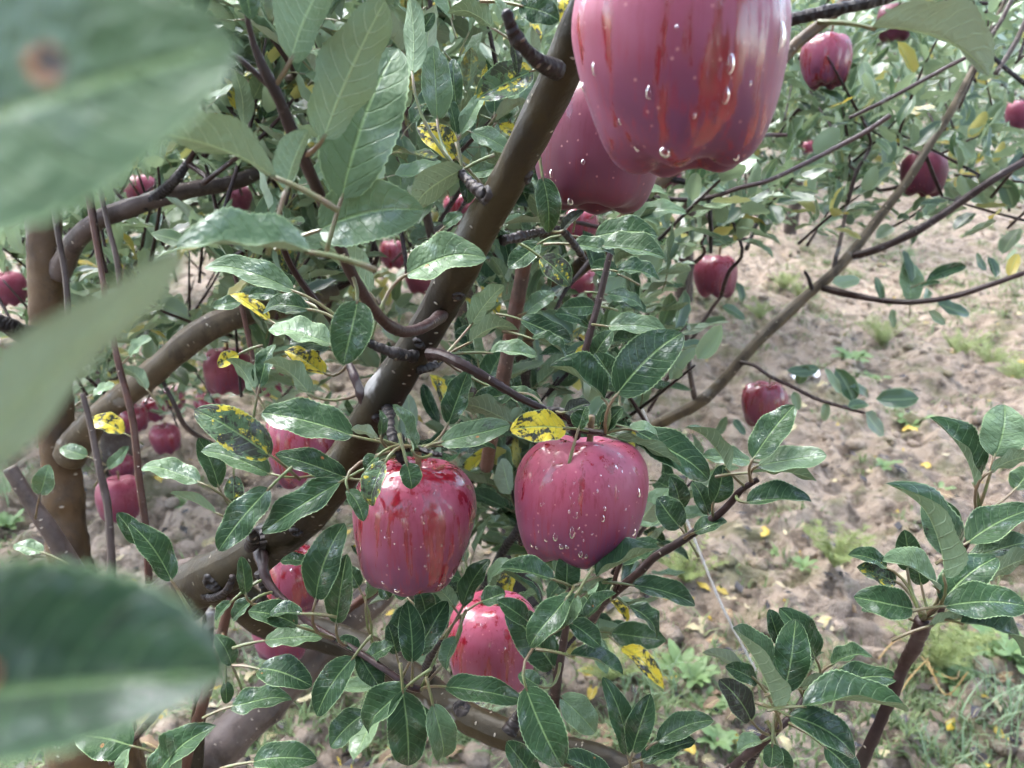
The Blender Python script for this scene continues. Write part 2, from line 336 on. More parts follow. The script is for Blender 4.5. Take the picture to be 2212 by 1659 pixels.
def tube(path, rad, sides=10, knob=0.0, seed=0, caps=True, relief=0.0):
    path = np.asarray(path, float); rad = np.asarray(rad, float); n = len(path)
    rs = np.random.RandomState(seed)
    T = np.gradient(path, axis=0); T /= np.linalg.norm(T, axis=1)[:, None] + 1e-9
    ref = np.array([0.31, 0.2, 0.93]) if abs(T[0] @ np.array([0.31, 0.2, 0.93])) < 0.9 else np.array([1.0, 0, 0])
    N_ = np.cross(T[0], ref); N_ /= np.linalg.norm(N_); V = []; U = []; s = 0.0
    ang = np.arange(sides + 1) * 2 * np.pi / sides
    for i in range(n):
        N_ = N_ - T[i] * (N_ @ T[i]); N_ /= np.linalg.norm(N_) + 1e-9; B = np.cross(T[i], N_)
        if i: s += np.linalg.norm(path[i] - path[i - 1])
        rr = rad[i] * (1 + knob * (rs.rand(sides) - 0.5) * 2 + knob * 0.8 * (rs.rand() - 0.5)); rr = rr * (1 + relief * rel(s, ang[:-1], rad[i], seed)) if relief else rr; rr = np.append(rr, rr[0])
        V.append(path[i] + (np.cos(ang)[:, None] * N_ + np.sin(ang)[:, None] * B) * rr[:, None])
        U.append(np.stack([np.full(sides + 1, s), ang * rad[i]], 1))
    V = np.concatenate(V); U = np.concatenate(U); w = sides + 1; F = []
    for i in range(n - 1):
        for j in range(sides): a = i * w + j; F.append([a, a + 1, a + 1 + w, a + w])
    if caps:
        F.append([j for j in range(sides)][::-1]); F.append([(n - 1) * w + j for j in range(sides)])
    return V, F, U

def leaf_shape(L, Wd, fold=15, bow=0.05, wave=0.02, side=0.0, seed=0, NU=8, NS=4, serr=0.0, twist=0.0, hook=0.0):
    rs = np.random.RandomState(seed); u = np.linspace(0, 1, NU + 1); s = np.linspace(-1, 1, NS + 1)
    pr = np.maximum(u, 1e-4) ** 0.50 * np.maximum(1 - u, 1e-4) ** 0.60; pr /= pr.max(); pr[0] = 0.03; pr[-1] = 0.01
    U, S = np.meshgrid(u, s, indexing='ij'); PR = pr[:, None] * np.ones_like(S)
    if serr: 
        e = np.where(np.arange(NU + 1) % 2 == 0, 1.0, 1.0 - serr)[:, None]; PR = PR * np.where(np.abs(S) > 0.99, e, 1.0)
    hw = Wd / 2 * PR; f = R(fold); a = np.abs(S)
    X = hw * S * math.cos(f); Z = hw * a * math.sin(f) - hw * (a ** 2.2) * 0.22 * math.sin(max(f, 0.1))
    ph = rs.rand(2) * 6.28; kf = 1.6 + rs.rand()
    Z = Z + wave * L * np.sin(2 * np.pi * kf * U + np.where(S > 0, ph[0], ph[1])) * a ** 1.6 * np.sqrt(np.maximum(PR, 0))
    Z = Z + bow * L * 4 * U * (1 - U); Z = Z - hook * L * np.maximum(U - 0.6, 0) ** 2 * 4
    X = X + side * L * 4 * U * (1 - U); Y = U * L
    if twist:
        th = R(twist) * (U - 0.4); X, Z0 = X * np.cos(th) - Z * np.sin(th), Z; Z = hw * S * np.sin(th) * math.cos(f) + Z0 * np.cos(th)
    V = np.stack([X.ravel(), Y.ravel(), Z.ravel()], 1); UV = np.stack([U.ravel(), (S.ravel() + 1) / 2], 1)
    w = NS + 1; i, j = np.meshgrid(np.arange(NU), np.arange(NS), indexing='ij'); q = (i * w + j).ravel()
    F = np.stack([q, q + 1, q + 1 + w, q + w], 1)
    return V, F, UV
def frame(a, n):
    a = Vector(a).normalized(); n = Vector(n); n = (n - a * n.dot(a)).normalized(); x = a.cross(n)
    return Matrix((x, a, n)).transposed()          # columns x, y, z

# ------------------------------------------------------------------ trees: registry of twigs for petioles
class Tree:
    def __init__(s, loc, label, group='apple trees of the orchard'):
        s.root = empty('apple_tree', loc); tag(s.root, label, 'tree', group); s.tw = []; s.batch = []
    def limb(s, name, pts, mat, sides=12, knob=0.05, per=8, label=None, seed=None):
        """pts: (x, y, depth, width) in view units, or (Vector, radius)"""
        p = []; r = []
        for q in pts:
            if len(q) == 4: p.append(np.array(P(q[0], q[1], q[2]))); r.append(q[3] * q[2] / FV / 2)
            else: p.append(np.array(q[0])); r.append(q[1])
        path = catmull(p, per); rad = np.interp(np.linspace(0, 1, len(path)), np.linspace(0, 1, len(r)), r)
        if knob and len(path) > 8:                                # slow thick-thin swelling and a little wander
            rs = np.random.RandomState(len(s.tw) * 13 + 5); k = rs.rand(len(path)); k = np.convolve(np.pad(k, 2, mode='edge'), np.ones(5) / 5, 'valid')
            rad = rad * (1 + (k - 0.5) * knob * 3)
        thick = rad.max() > 0.0045 and name != 'twig' and sides >= 8
        if thick:
            n2 = min(160, max(len(path), int(np.linalg.norm(np.diff(path, axis=0), axis=1).sum() / 0.004))); k_ = np.linspace(0, len(path) - 1, n2)
            path = np.stack([np.interp(k_, np.arange(len(path)), path[:, i]) for i in range(3)], 1); rad = np.interp(k_, np.arange(len(rad)), rad)
        V, F, U = tube(path, rad, sides, knob * (0.25 if thick else 1), seed if seed is not None else len(s.tw) + 1, True, 0.16 if thick and name != 'spur' else 0.30 if thick else 0.0)
        o = mk(name, V, F, mat, s.root, s.root.location, U)
        if label: o['label'] = label
        s.tw.append((o, path, rad)); return o
    def nearest(s, p, dirv=None):
        best = (9, None, None)
        for o, path, rad in s.tw:
            d = np.linalg.norm(path - np.array(p), axis=1); i = int(d.argmin())
            if d[i] < best[0]: best = (d[i], o, path[i])
        return best
    def leaf(s, bx, by, tx, ty, d, phi=20, w=50, fold=18, bow=0.04, kind='g', dd=None, pet=None, seed=None, wave=0.032, hook=0.0, parent=None, ratio=None, exact=False):
        seed = seed if seed is not None else (int(bx * 7 + by * 13 + tx * 3) % 100000); rs = random.Random(seed)
        b = P(bx, by, d)
        Lv = math.hypot(tx - bx, ty - by) * d / FV
        if dd is None: dd = rs.uniform(-0.28, 0.18) * Lv
        t = P(tx, ty, d + dd); ax = (t - b); L = ax.length; a = ax.normalized()
        toc = (CAM - (b + t) / 2).normalized(); toc = (toc - a * toc.dot(a)).normalized()
        side = a.cross(toc)
        upref = Vector((0.18, 0.05, 1)); 
        if side.dot(upref) < 0: side = -side
        ph = R(phi + (0 if exact else rs.uniform(-6, 6))); n = toc * math.cos(ph) + side * math.sin(ph)
        Wd = 1.1 * w * d / FV / max(abs(math.cos(ph)) * math.cos(R(fold)), 0.5)
        if ratio: Wd = ratio * L
        Wd = min(max(Wd, 0.30 * L), (1.0 if ratio or w > 0.7 * math.hypot(tx - bx, ty - by) else 0.72) * L)
        fold = max(4, fold + rs.uniform(-8, 8)); bow += rs.uniform(-0.04, 0.05); hook = hook or rs.choice([0, 0, 0.1, 0.25])
        if exact: fold, bow, hook, wave = (33 if fold > 26 else 10), 0.02, 0.0, 0.01
        V, F, UV = leaf_shape(L, Wd, fold, bow, wave * rs.uniform(0.5, 1.5), 0 if exact else rs.uniform(-0.05, 0.05), seed % 9999, 36, 8, 0.045, 0 if exact else rs.uniform(-18, 18), hook)
        M = frame(a, n); V = V @ np.array(M).T
        nd, tw, q = s.nearest(b - a * 0.012)
        mi = [0] * len(F); F = F.tolist()
        if pet is not None: q = np.array(P(*pet)) - np.array(b)
        elif nd < 0.055 and float((q - np.array(b)) @ np.array(a)) < -0.25 * np.linalg.norm(q - np.array(b)): q = q - np.array(b)
        else: q = np.array(-a * 0.02 - Vector((0, 0, 0.004)))
        aa = np.array(a); c = -aa * np.linalg.norm(q) * 0.45
        pp = np.array([q * (1 - k) ** 2 + c * 2 * k * (1 - k) + aa * 0.002 * k for k in np.linspace(0, 1, 6)])
        TV, TF, TU = tube(pp, np.linspace(0.0011, 0.0008, 6), 5, 0, 0)
        k0 = len(V); V = np.concatenate([V, TV]); UV = np.concatenate([UV, TU]); F += [[x + k0 for x in f] for f in TF]; mi += [1] * len(TF)
        par = parent or (tw if tw is not None else s.root)
        o = mk('leaf', V + np.array(b), F, None, par, b, UV, mats=[M_LEAF, M_PET], midx=mi)
        setleaf(o, kind, rs); return o
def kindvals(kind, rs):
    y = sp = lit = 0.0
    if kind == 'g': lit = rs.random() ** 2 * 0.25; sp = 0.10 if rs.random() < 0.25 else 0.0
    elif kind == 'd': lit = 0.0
    elif kind == 'b': lit = 0.42  # downy young leaf, with sky sheen painted into the paler colour
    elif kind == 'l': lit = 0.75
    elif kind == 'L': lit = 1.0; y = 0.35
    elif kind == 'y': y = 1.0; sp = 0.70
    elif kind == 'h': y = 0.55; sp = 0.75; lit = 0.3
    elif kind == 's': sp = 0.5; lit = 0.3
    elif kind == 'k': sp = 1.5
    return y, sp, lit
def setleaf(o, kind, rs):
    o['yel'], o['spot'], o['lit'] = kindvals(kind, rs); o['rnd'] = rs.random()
    lab = {'y': 'yellow leaf blotched with black', 'h': 'leaf half turned yellow with a dark blotch', 'k': 'shrivelled blackish leaf'}.get(kind)
    if lab: o['label'] = lab

# shared leaf shapes for the middle distance (6 x 4 cells) and the far crowns (3 x 2)
MIDV = [leaf_shape(1, 0.50 + 0.1 * (i % 3 - 1), 12 + 9 * (i % 5), 0.05 * (i % 4 - 1), 0.03, 0.05 * (i % 3 - 1), i, 7, 4, 0, 12 * (i % 3 - 1)) for i in range(10)]
FARV = [leaf_shape(1, 0.55, 15 + 8 * (i % 4), 0.05 * (i % 3 - 1), 0.02, 0, i, 3, 2) for i in range(6)]
MIDMESH = []
for V, F, UV in MIDV:
    k = leaf_shape
    pv, pf, pu = tube(np.array([[0, -0.34, -0.05], [0, -0.15, -0.01], [0, 0.02, 0.0]]), [0.018, 0.014, 0.012], 4, 0, 0, False)
    VV = np.concatenate([V, pv]); FF = F.tolist() + [[x + len(V) for x in f] for f in pf]; UU = np.concatenate([UV, pu])
    o = mk('leaf', VV, FF, None, None, None, UU, mats=[M_LEAF, M_PET], midx=[0] * len(F) + [1] * len(pf)); MIDMESH.append(o.data); bpy.data.objects.remove(o)

def shoot(base, tip, n, size, rs, droop=0.3, spread=0.9):
    """leaf frames along a twig: list of (pos, axis, normal, size)"""
    base = Vector(base); tip = Vector(tip); dr = (tip - base); L = dr.length; dr.normalize(); out = []
    x = dr.orthogonal().normalized(); y = dr.cross(x)
    for i in range(n):
        k = (i + 0.6) / n; ang = i * 2.399 + rs.uniform(-0.4, 0.4); o = x * math.cos(ang) + y * math.sin(ang)
        sp = spread * (1.15 - 0.5 * k)
        a = (dr * (0.75 + 0.5 * k) + o * sp * 1.2 + Vector((0, 0, -droop * rs.random()))).normalized()
        nrm = (Vector((0, 0, 1)) + dr * 0.6 - o * 0.7 + Vector((rs.uniform(-.5, .5), rs.uniform(-.5, .5), rs.uniform(-.3, .3))))
        if abs(nrm.normalized().dot(a)) > 0.97: nrm = o
        sz = size * rs.uniform(0.7, 1.15)
        out.append((base + dr * L * k + a * 0.3 * sz, a, nrm, sz))
    return out
def mass(name, frames, shapes, kinds, parent, rs, label=None):
    """many small leaves joined into one part"""
    Vs = []; Fs = []; Us = []; at = {'yel': [], 'spot': [], 'lit': [], 'rnd': []}; k0 = 0
    for (p, a, n, sz), kd in zip(frames, kinds):
        V, F, UV = shapes[rs.randrange(len(shapes))]; M = np.array(frame(a, n))
        Vs.append((V * sz) @ M.T + np.array(p)); Fs.append(F + k0); Us.append(UV); k0 += len(V)
        y, s_, l_ = kindvals(kd, rs); r_ = rs.random()
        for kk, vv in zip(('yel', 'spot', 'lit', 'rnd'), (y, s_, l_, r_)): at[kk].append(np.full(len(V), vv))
    o = mk(name, np.concatenate(Vs), np.concatenate(Fs), M_MASS, parent, wloc(parent) if parent else None, np.concatenate(Us), attrs={k: np.concatenate(v) for k, v in at.items()})
    o['kind'] = 'stuff'
    if label: o['label'] = label
    return o
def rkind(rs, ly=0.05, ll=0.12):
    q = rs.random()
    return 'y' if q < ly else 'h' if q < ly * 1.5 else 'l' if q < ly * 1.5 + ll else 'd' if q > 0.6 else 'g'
def mid_leaves(tree, frames, rs, limit=290, ly=0.05, ll=0.12):
    """the largest in view become leaf objects, the rest one mass"""
    sc = []
    for f in frames:
        q = proj(f[0]); vis = q is not None and -40 < q[0] < 2252 and -40 < q[1] < 1700
        sc.append(f[3] / q[2] if vis else 0)
    order = np.argsort(-np.array(sc)); one = [i for i in order[:limit] if sc[i] > 0]; rest = [i for i in order if i not in set(one)]
    for i in one:
        p, a, n, sz = frames[i]; o = bpy.data.objects.new('leaf', MIDMESH[rs.randrange(len(MIDMESH))]); COL.objects.link(o)
        nd, tw, q = tree.nearest(p); par = tw or tree.root; o.parent = par
        M = frame(a, n).to_4x4(); M = Matrix.Translation(Vector(p) - wloc(par)) @ M @ Matrix.Scale(sz, 4); o.matrix_basis = M
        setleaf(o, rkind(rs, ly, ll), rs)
    if rest: mass('crown', [frames[i] for i in rest], MIDV, [rkind(rs, ly, ll) for _ in rest], tree.root, rs)

# ================================================================== the near tree
TA = Tree(Vector((P(300, 1700, 0.78).x, P(300, 1700, 0.78).y, 0.0)), 'near apple tree whose thick olive limb crosses the picture diagonally')
tb = TA.root.location
trunkA = TA.limb('trunk', [(tb, 0.056), (Vector((tb.x, tb.y, 0.25)), 0.047), (205, 1640, 0.80, 170), (235, 1480, 0.77, 160), (300, 1370, 0.72, 140), (400, 1285, 0.65, 118)], M_TRUNK, 18, 0.05)
limb = TA.limb('branch', [(300, 1380, 0.70, 128), (385, 1285, 0.645, 112), (480, 1235, 0.61, 100), (580, 1175, 0.585, 92), (668, 1100, 0.565, 90), (745, 1000, 0.55, 88),
        (806, 893, 0.53, 84), (875, 785, 0.51, 84), (935, 690, 0.49, 82), (985, 590, 0.465, 84), (1046, 478, 0.445, 84), (1102, 380, 0.425, 82), (1160, 262, 0.405, 84), (1215, 150, 0.385, 84), (1262, 30, 0.365, 80), (1300, -80, 0.35, 76)],
        M_LIMB, 22, 0.03, 6, 'thick olive-brown limb running diagonally up to the big apple')
low = TA.limb('branch', [(470, 1262, 0.62, 80), (590, 1345, 0.66, 74), (690, 1370, 0.66, 70), (800, 1412, 0.64, 68), (905, 1475, 0.61, 66), (1000, 1545, 0.585, 66), (1130, 1600, 0.56, 66), (1290, 1640, 0.54, 64), (1420, 1690, 0.52, 60)], M_LIMB, 18, 0.03, 6)
fat = TA.limb('branch', [(330, 1790, 0.98, 100), (455, 1640, 1.0, 96), (560, 1530, 1.02, 92), (670, 1420, 1.05, 86), (760, 1330, 1.08, 78), (860, 1240, 1.1, 60)], M_GREY, 16, 0.05)
TA.limb('branch', [(430, 1240, 0.63, 46), (404, 1232, 0.66, 52), (370, 1248, 0.7, 56)], M_GREY, 12, 0.04)
TA.limb('twig', [(392, 1720, 0.66, 26), (402, 1640, 0.65, 25), (435, 1530, 0.63, 24), (456, 1460, 0.62, 23), (478, 1370, 0.60, 22), (500, 1290, 0.59, 20)], M_SUCK, 9, 0.06)
TA.limb('twig', [(420, 1720, 0.85, 32), (428, 1560, 0.84, 30), (440, 1440, 0.82, 28), (452, 1320, 0.80, 26)], M_LIMB, 9, 0.05)
# upper-left shoot on its hooked spur
sh = TA.limb('twig', [(955, 680, 0.475, 30), (928, 700, 0.45, 27), (895, 714, 0.435, 26), (862, 714, 0.42, 26), (825, 690, 0.405, 24), (785, 635, 0.385, 24), (745, 560, 0.365, 25), (700, 445, 0.345, 26), (660, 352, 0.325, 26), (630, 282, 0.315, 27), (596, 200, 0.305, 27), (570, 150, 0.30, 24), (545, 85, 0.295, 14), (530, 20, 0.29, 10)], M_TWIG, 10, 0.07, 6)
TA.limb('twig', [(592, 195, 0.305, 14), (520, 130, 0.30, 12), (470, 100, 0.295, 10)], M_TWIG, 8, 0.05)
sp1 = TA.limb('spur', [(1205, 152, 0.37, 52), (1165, 133, 0.36, 36), (1130, 100, 0.35, 30), (1110, 72, 0.345, 32), (1096, 36, 0.34, 26), (1092, 22, 0.34, 12)], M_SPUR, 10, 0.16)
TA.limb('spur', [(1048, 425, 0.43, 30), (1020, 400, 0.435, 24), (998, 376, 0.44, 20)], M_SPUR, 9, 0.18)
TA.limb('spur', [(1085, 520, 0.45, 26), (1120, 512, 0.46, 21), (1165, 502, 0.475, 19), (1212, 498, 0.49, 18), (1245, 535, 0.50, 15), (1262, 560, 0.51, 12)], M_SPUR, 9, 0.16)
t1 = TA.limb('spur', [(930, 765, 0.485, 30), (958, 768, 0.475, 24), (997, 786, 0.465, 23), (1037, 808, 0.465, 21), (1087, 838, 0.47, 18), (1128, 862, 0.475, 16), (1180, 885, 0.48, 14), (1228, 905, 0.485, 15), (1248, 928, 0.49, 14)], M_TWIG, 10, 0.12)
TA.limb('spur', [(1180, 885, 0.48, 14), (1222, 892, 0.475, 18), (1242, 925, 0.485, 26), (1246, 948, 0.495, 10)], M_SPUR, 9, 0.2)
TA.limb('spur', [(1240, 925, 0.485, 16), (1275, 932, 0.475, 13), (1308, 935, 0.465, 12)], M_TWIG, 8, 0.1)
TA.limb('spur', [(895, 770, 0.49, 28), (862, 766, 0.48, 24), (835, 757, 0.475, 22), (800, 742, 0.47, 17), (768, 724, 0.465, 14)], M_SPUR, 9, 0.18)
t3 = TA.limb('spur', [(838, 880, 0.515, 28), (842, 915, 0.50, 23), (850, 952, 0.49, 21), (864, 985, 0.485, 20), (882, 1008, 0.49, 10)], M_SPUR, 9, 0.2)
TA.limb('spur', [(858, 972, 0.485, 18), (895, 968, 0.48, 14), (935, 980, 0.475, 12), (956, 983, 0.475, 10)], M_SPUR, 8, 0.18)
TA.limb('spur', [(795, 905, 0.525, 30), (786, 868, 0.52, 24), (768, 820, 0.52, 20), (752, 780, 0.53, 15), (745, 740, 0.54, 12)], M_TWIG, 9, 0.1)
TA.limb('spur', [(905, 800, 0.50, 22), (935, 790, 0.51, 18), (955, 775, 0.52, 15)], M_SPUR, 8, 0.18)
TA.limb('spur', [(420, 1262, 0.615, 26), (455, 1290, 0.60, 20), (490, 1275, 0.585, 16), (503, 1245, 0.58, 14)], M_SPUR, 9, 0.2)
sp6 = TA.limb('spur', [(562, 1195, 0.57, 36), (568, 1222, 0.56, 24), (576, 1252, 0.555, 21), (598, 1282, 0.55, 17), (628, 1308, 0.545, 15), (668, 1347, 0.54, 15), (707, 1371, 0.535, 14), (780, 1413, 0.525, 15), (837, 1450, 0.515, 15), (880, 1481, 0.51, 15), (908, 1490, 0.51, 16)], M_TWIG, 9, 0.1)
TA.limb('spur', [(560, 1235, 0.57, 24), (572, 1270, 0.575, 18), (560, 1305, 0.58, 14)], M_SPUR, 8, 0.2)
TA.limb('spur', [(545, 1180, 0.565, 30), (548, 1160, 0.555, 22), (540, 1145, 0.55, 14)], M_SPUR, 9, 0.2)
TA.limb('spur', [(925, 1450, 0.60, 34), (928, 1428, 0.585, 22), (940, 1402, 0.575, 19), (956, 1380, 0.57, 16)], M_SPUR, 9, 0.16)
TA.limb('spur', [(1100, 1582, 0.55, 40), (1120, 1545, 0.55, 24), (1145, 1508, 0.54, 16), (1165, 1482, 0.54, 12)], M_SPUR, 8, 0.16)
t5 = TA.limb('twig', [(1188, 1600, 0.535, 24), (1196, 1522, 0.525, 26), (1202, 1480, 0.51, 20), (1212, 1420, 0.50, 18), (1222, 1358, 0.49, 16), (1230, 1300, 0.48, 14), (1235, 1268, 0.475, 13)], M_TWIG, 9, 0.09)
t4 = TA.limb('twig', [(1262, 1372, 0.60, 20), (1295, 1312, 0.575, 21), (1330, 1278, 0.56, 20), (1372, 1244, 0.55, 20), (1416, 1202, 0.545, 19), (1476, 1166, 0.54, 18), (1560, 1104, 0.53, 17), (1600, 1060, 0.52, 15), (1638, 1035, 0.515, 12)], M_TWIG, 9, 0.08)
TA.limb('twig', [(1325, 1282, 0.56, 14), (1330, 1245, 0.55, 11), (1342, 1215, 0.545, 9)], M_TWIG, 8, 0.08)
t7 = TA.limb('twig', [(1838, 1730, 0.53, 30), (1856, 1660, 0.52, 29), (1895, 1575, 0.51, 27), (1935, 1483, 0.50, 25), (1953, 1437, 0.495, 26), (1976, 1395, 0.485, 32), (1988, 1362, 0.48, 36), (1992, 1338, 0.475, 26)], M_TWIG, 11, 0.10)
t8 = TA.limb('twig', [(2030, 1330, 0.52, 14), (2045, 1270, 0.515, 13), (2063, 1214, 0.51, 14), (2086, 1178, 0.505, 14), (2110, 1110, 0.50, 9)], M_TWIG, 8, 0.08)
TA.limb('twig', [(1990, 1362, 0.48, 22), (2012, 1345, 0.495, 16), (2030, 1330, 0.52, 14)], M_TWIG, 8, 0.1)
t9 = TA.limb('twig', [(1560, 1680, 0.53, 20), (1605, 1638, 0.52, 19), (1640, 1610, 0.51, 22), (1666, 1583, 0.505, 24), (1708, 1550, 0.51, 16), (1738, 1508, 0.515, 15), (1762, 1478, 0.52, 13)], M_TWIG, 9, 0.1)
TA.limb('twig', [(1606, 1690, 0.55, 16), (1625, 1640, 0.54, 15), (1650, 1605, 0.52, 14)], M_SPUR, 8, 0.1)
TA.limb('twig', [(1137, 540, 0.64, 34), (1120, 636, 0.66, 33), (1104, 720, 0.68, 32), (1087, 820, 0.70, 32), (1070, 900, 0.73, 30), (1050, 1010, 0.78, 30)], M_SUCK, 10, 0.06)
TA.limb('twig', [(1330, 510, 0.60, 11), (1317, 553, 0.60, 13), (1297, 636, 0.605, 15), (1270, 736, 0.61, 15), (1255, 800, 0.62, 15)], M_TWIG, 8, 0.08)
TA.limb('twig', [(600, 500, 0.46, 12), (623, 563, 0.48, 14), (660, 622, 0.50, 15), (713, 688, 0.52, 16), (745, 745, 0.54, 17)], M_TWIG, 8, 0.08)
TA.limb('twig', [(1160, 1060, 0.80, 18), (1120, 1140, 0.82, 19), (1087, 1190, 0.84, 20), (1057, 1246, 0.86, 20), (1030, 1300, 0.88, 18)], M_SPUR, 8, 0.06)
TA.limb('twig', [(860, 1238, 0.72, 20), (830, 1257, 0.71, 22), (795, 1285, 0.70, 21), (757, 1312, 0.70, 18), (700, 1350, 0.68, 14)], M_SUCK, 9, 0.06)
TA.limb('spur', [(335, 1540, 0.66, 20), (370, 1510, 0.65, 16), (388, 1480, 0.64, 12), (398, 1430, 0.635, 7)], M_SPUR, 8, 0.14)
TA.limb('twig', [(240, 1650, 0.60, 14), (285, 1600, 0.60, 14), (335, 1545, 0.65, 18)], M_TWIG, 8, 0.1)
# twig over the big apple with the large overhanging leaf, and the shoots the nearest leaves grow on (outside the frame)
tt = TA.limb('twig', [(1460, -60, 0.345, 26), (1600, 70, 0.35, 28), (1707, 43, 0.345, 28), (1790, 24, 0.34, 28), (1880, 5, 0.34, 26), (1960, -20, 0.345, 22)], M_SPUR, 10, 0.08)
TA.limb('twig', [(-1100, 900, 0.082, 60), (-900, 500, 0.078, 58), (-640, 480, 0.074, 44), (-560, 430, 0.072, 30), (-560, 200, 0.072, 20)], M_TWIG, 10, 0.06)
TA.limb('twig', [(-1100, 900, 0.082, 60), (-800, 1250, 0.082, 50), (-480, 1480, 0.082, 40), (-450, 1660, 0.082, 30)], M_TWIG, 10, 0.06)

def knot(limb_obj, x, y, size, parent):
    me = limb_obj.data; off = wloc(limb_obj); t = BVHTree.FromPolygons([v.co + off for v in me.vertices], [tuple(p.vertices) for p in me.polygons]); h = t.ray_cast(CAM, ray(x, y).normalized())
    if h[0] is None: return
    p, n = h[0], h[1]; n = n if n.dot(CAM - p) > 0 else -n; r = size * (p - CAM).dot(FWD) / FV / 2; rs = np.random.RandomState(int(x)); V = []; F = []; m = 14
    for i, (rr, zz) in enumerate([(1.35, -0.25), (1.1, 0.10), (0.85, 0.32), (0.62, 0.30), (0.45, 0.08), (0.2, 0.0), (0.0, 0.02)]):
        for j in range(m): a = j * 6.2832 / m; k = 1 + 0.18 * (rs.rand() - .5); V.append((rr * k * math.cos(a) * r * 1.15, rr * k * math.sin(a) * r * 0.85, zz * r + 0.15 * r * (rs.rand() - .5)))
    for i in range(6):
        for j in range(m): a = i * m + j; b = i * m + (j + 1) % m; F.append([a, b, b + m, a + m])
    M = np.array(frame(n.orthogonal(), n)); mk('knot', np.array(V) @ M.T + np.array(p), F, M_SPUR, limb_obj, p, np.array(V)[:, :2])
for a in [(limb, 1142, 384, 30), (limb, 990, 640, 24), (limb, 905, 742, 22), (limb, 820, 905, 26), (limb, 560, 1160, 40), (limb, 640, 1150, 24), (low, 997, 1528, 34), (low, 1150, 1612, 24), (limb, 1048, 420, 36), (limb, 455, 1262, 34)]: knot(*a, None)
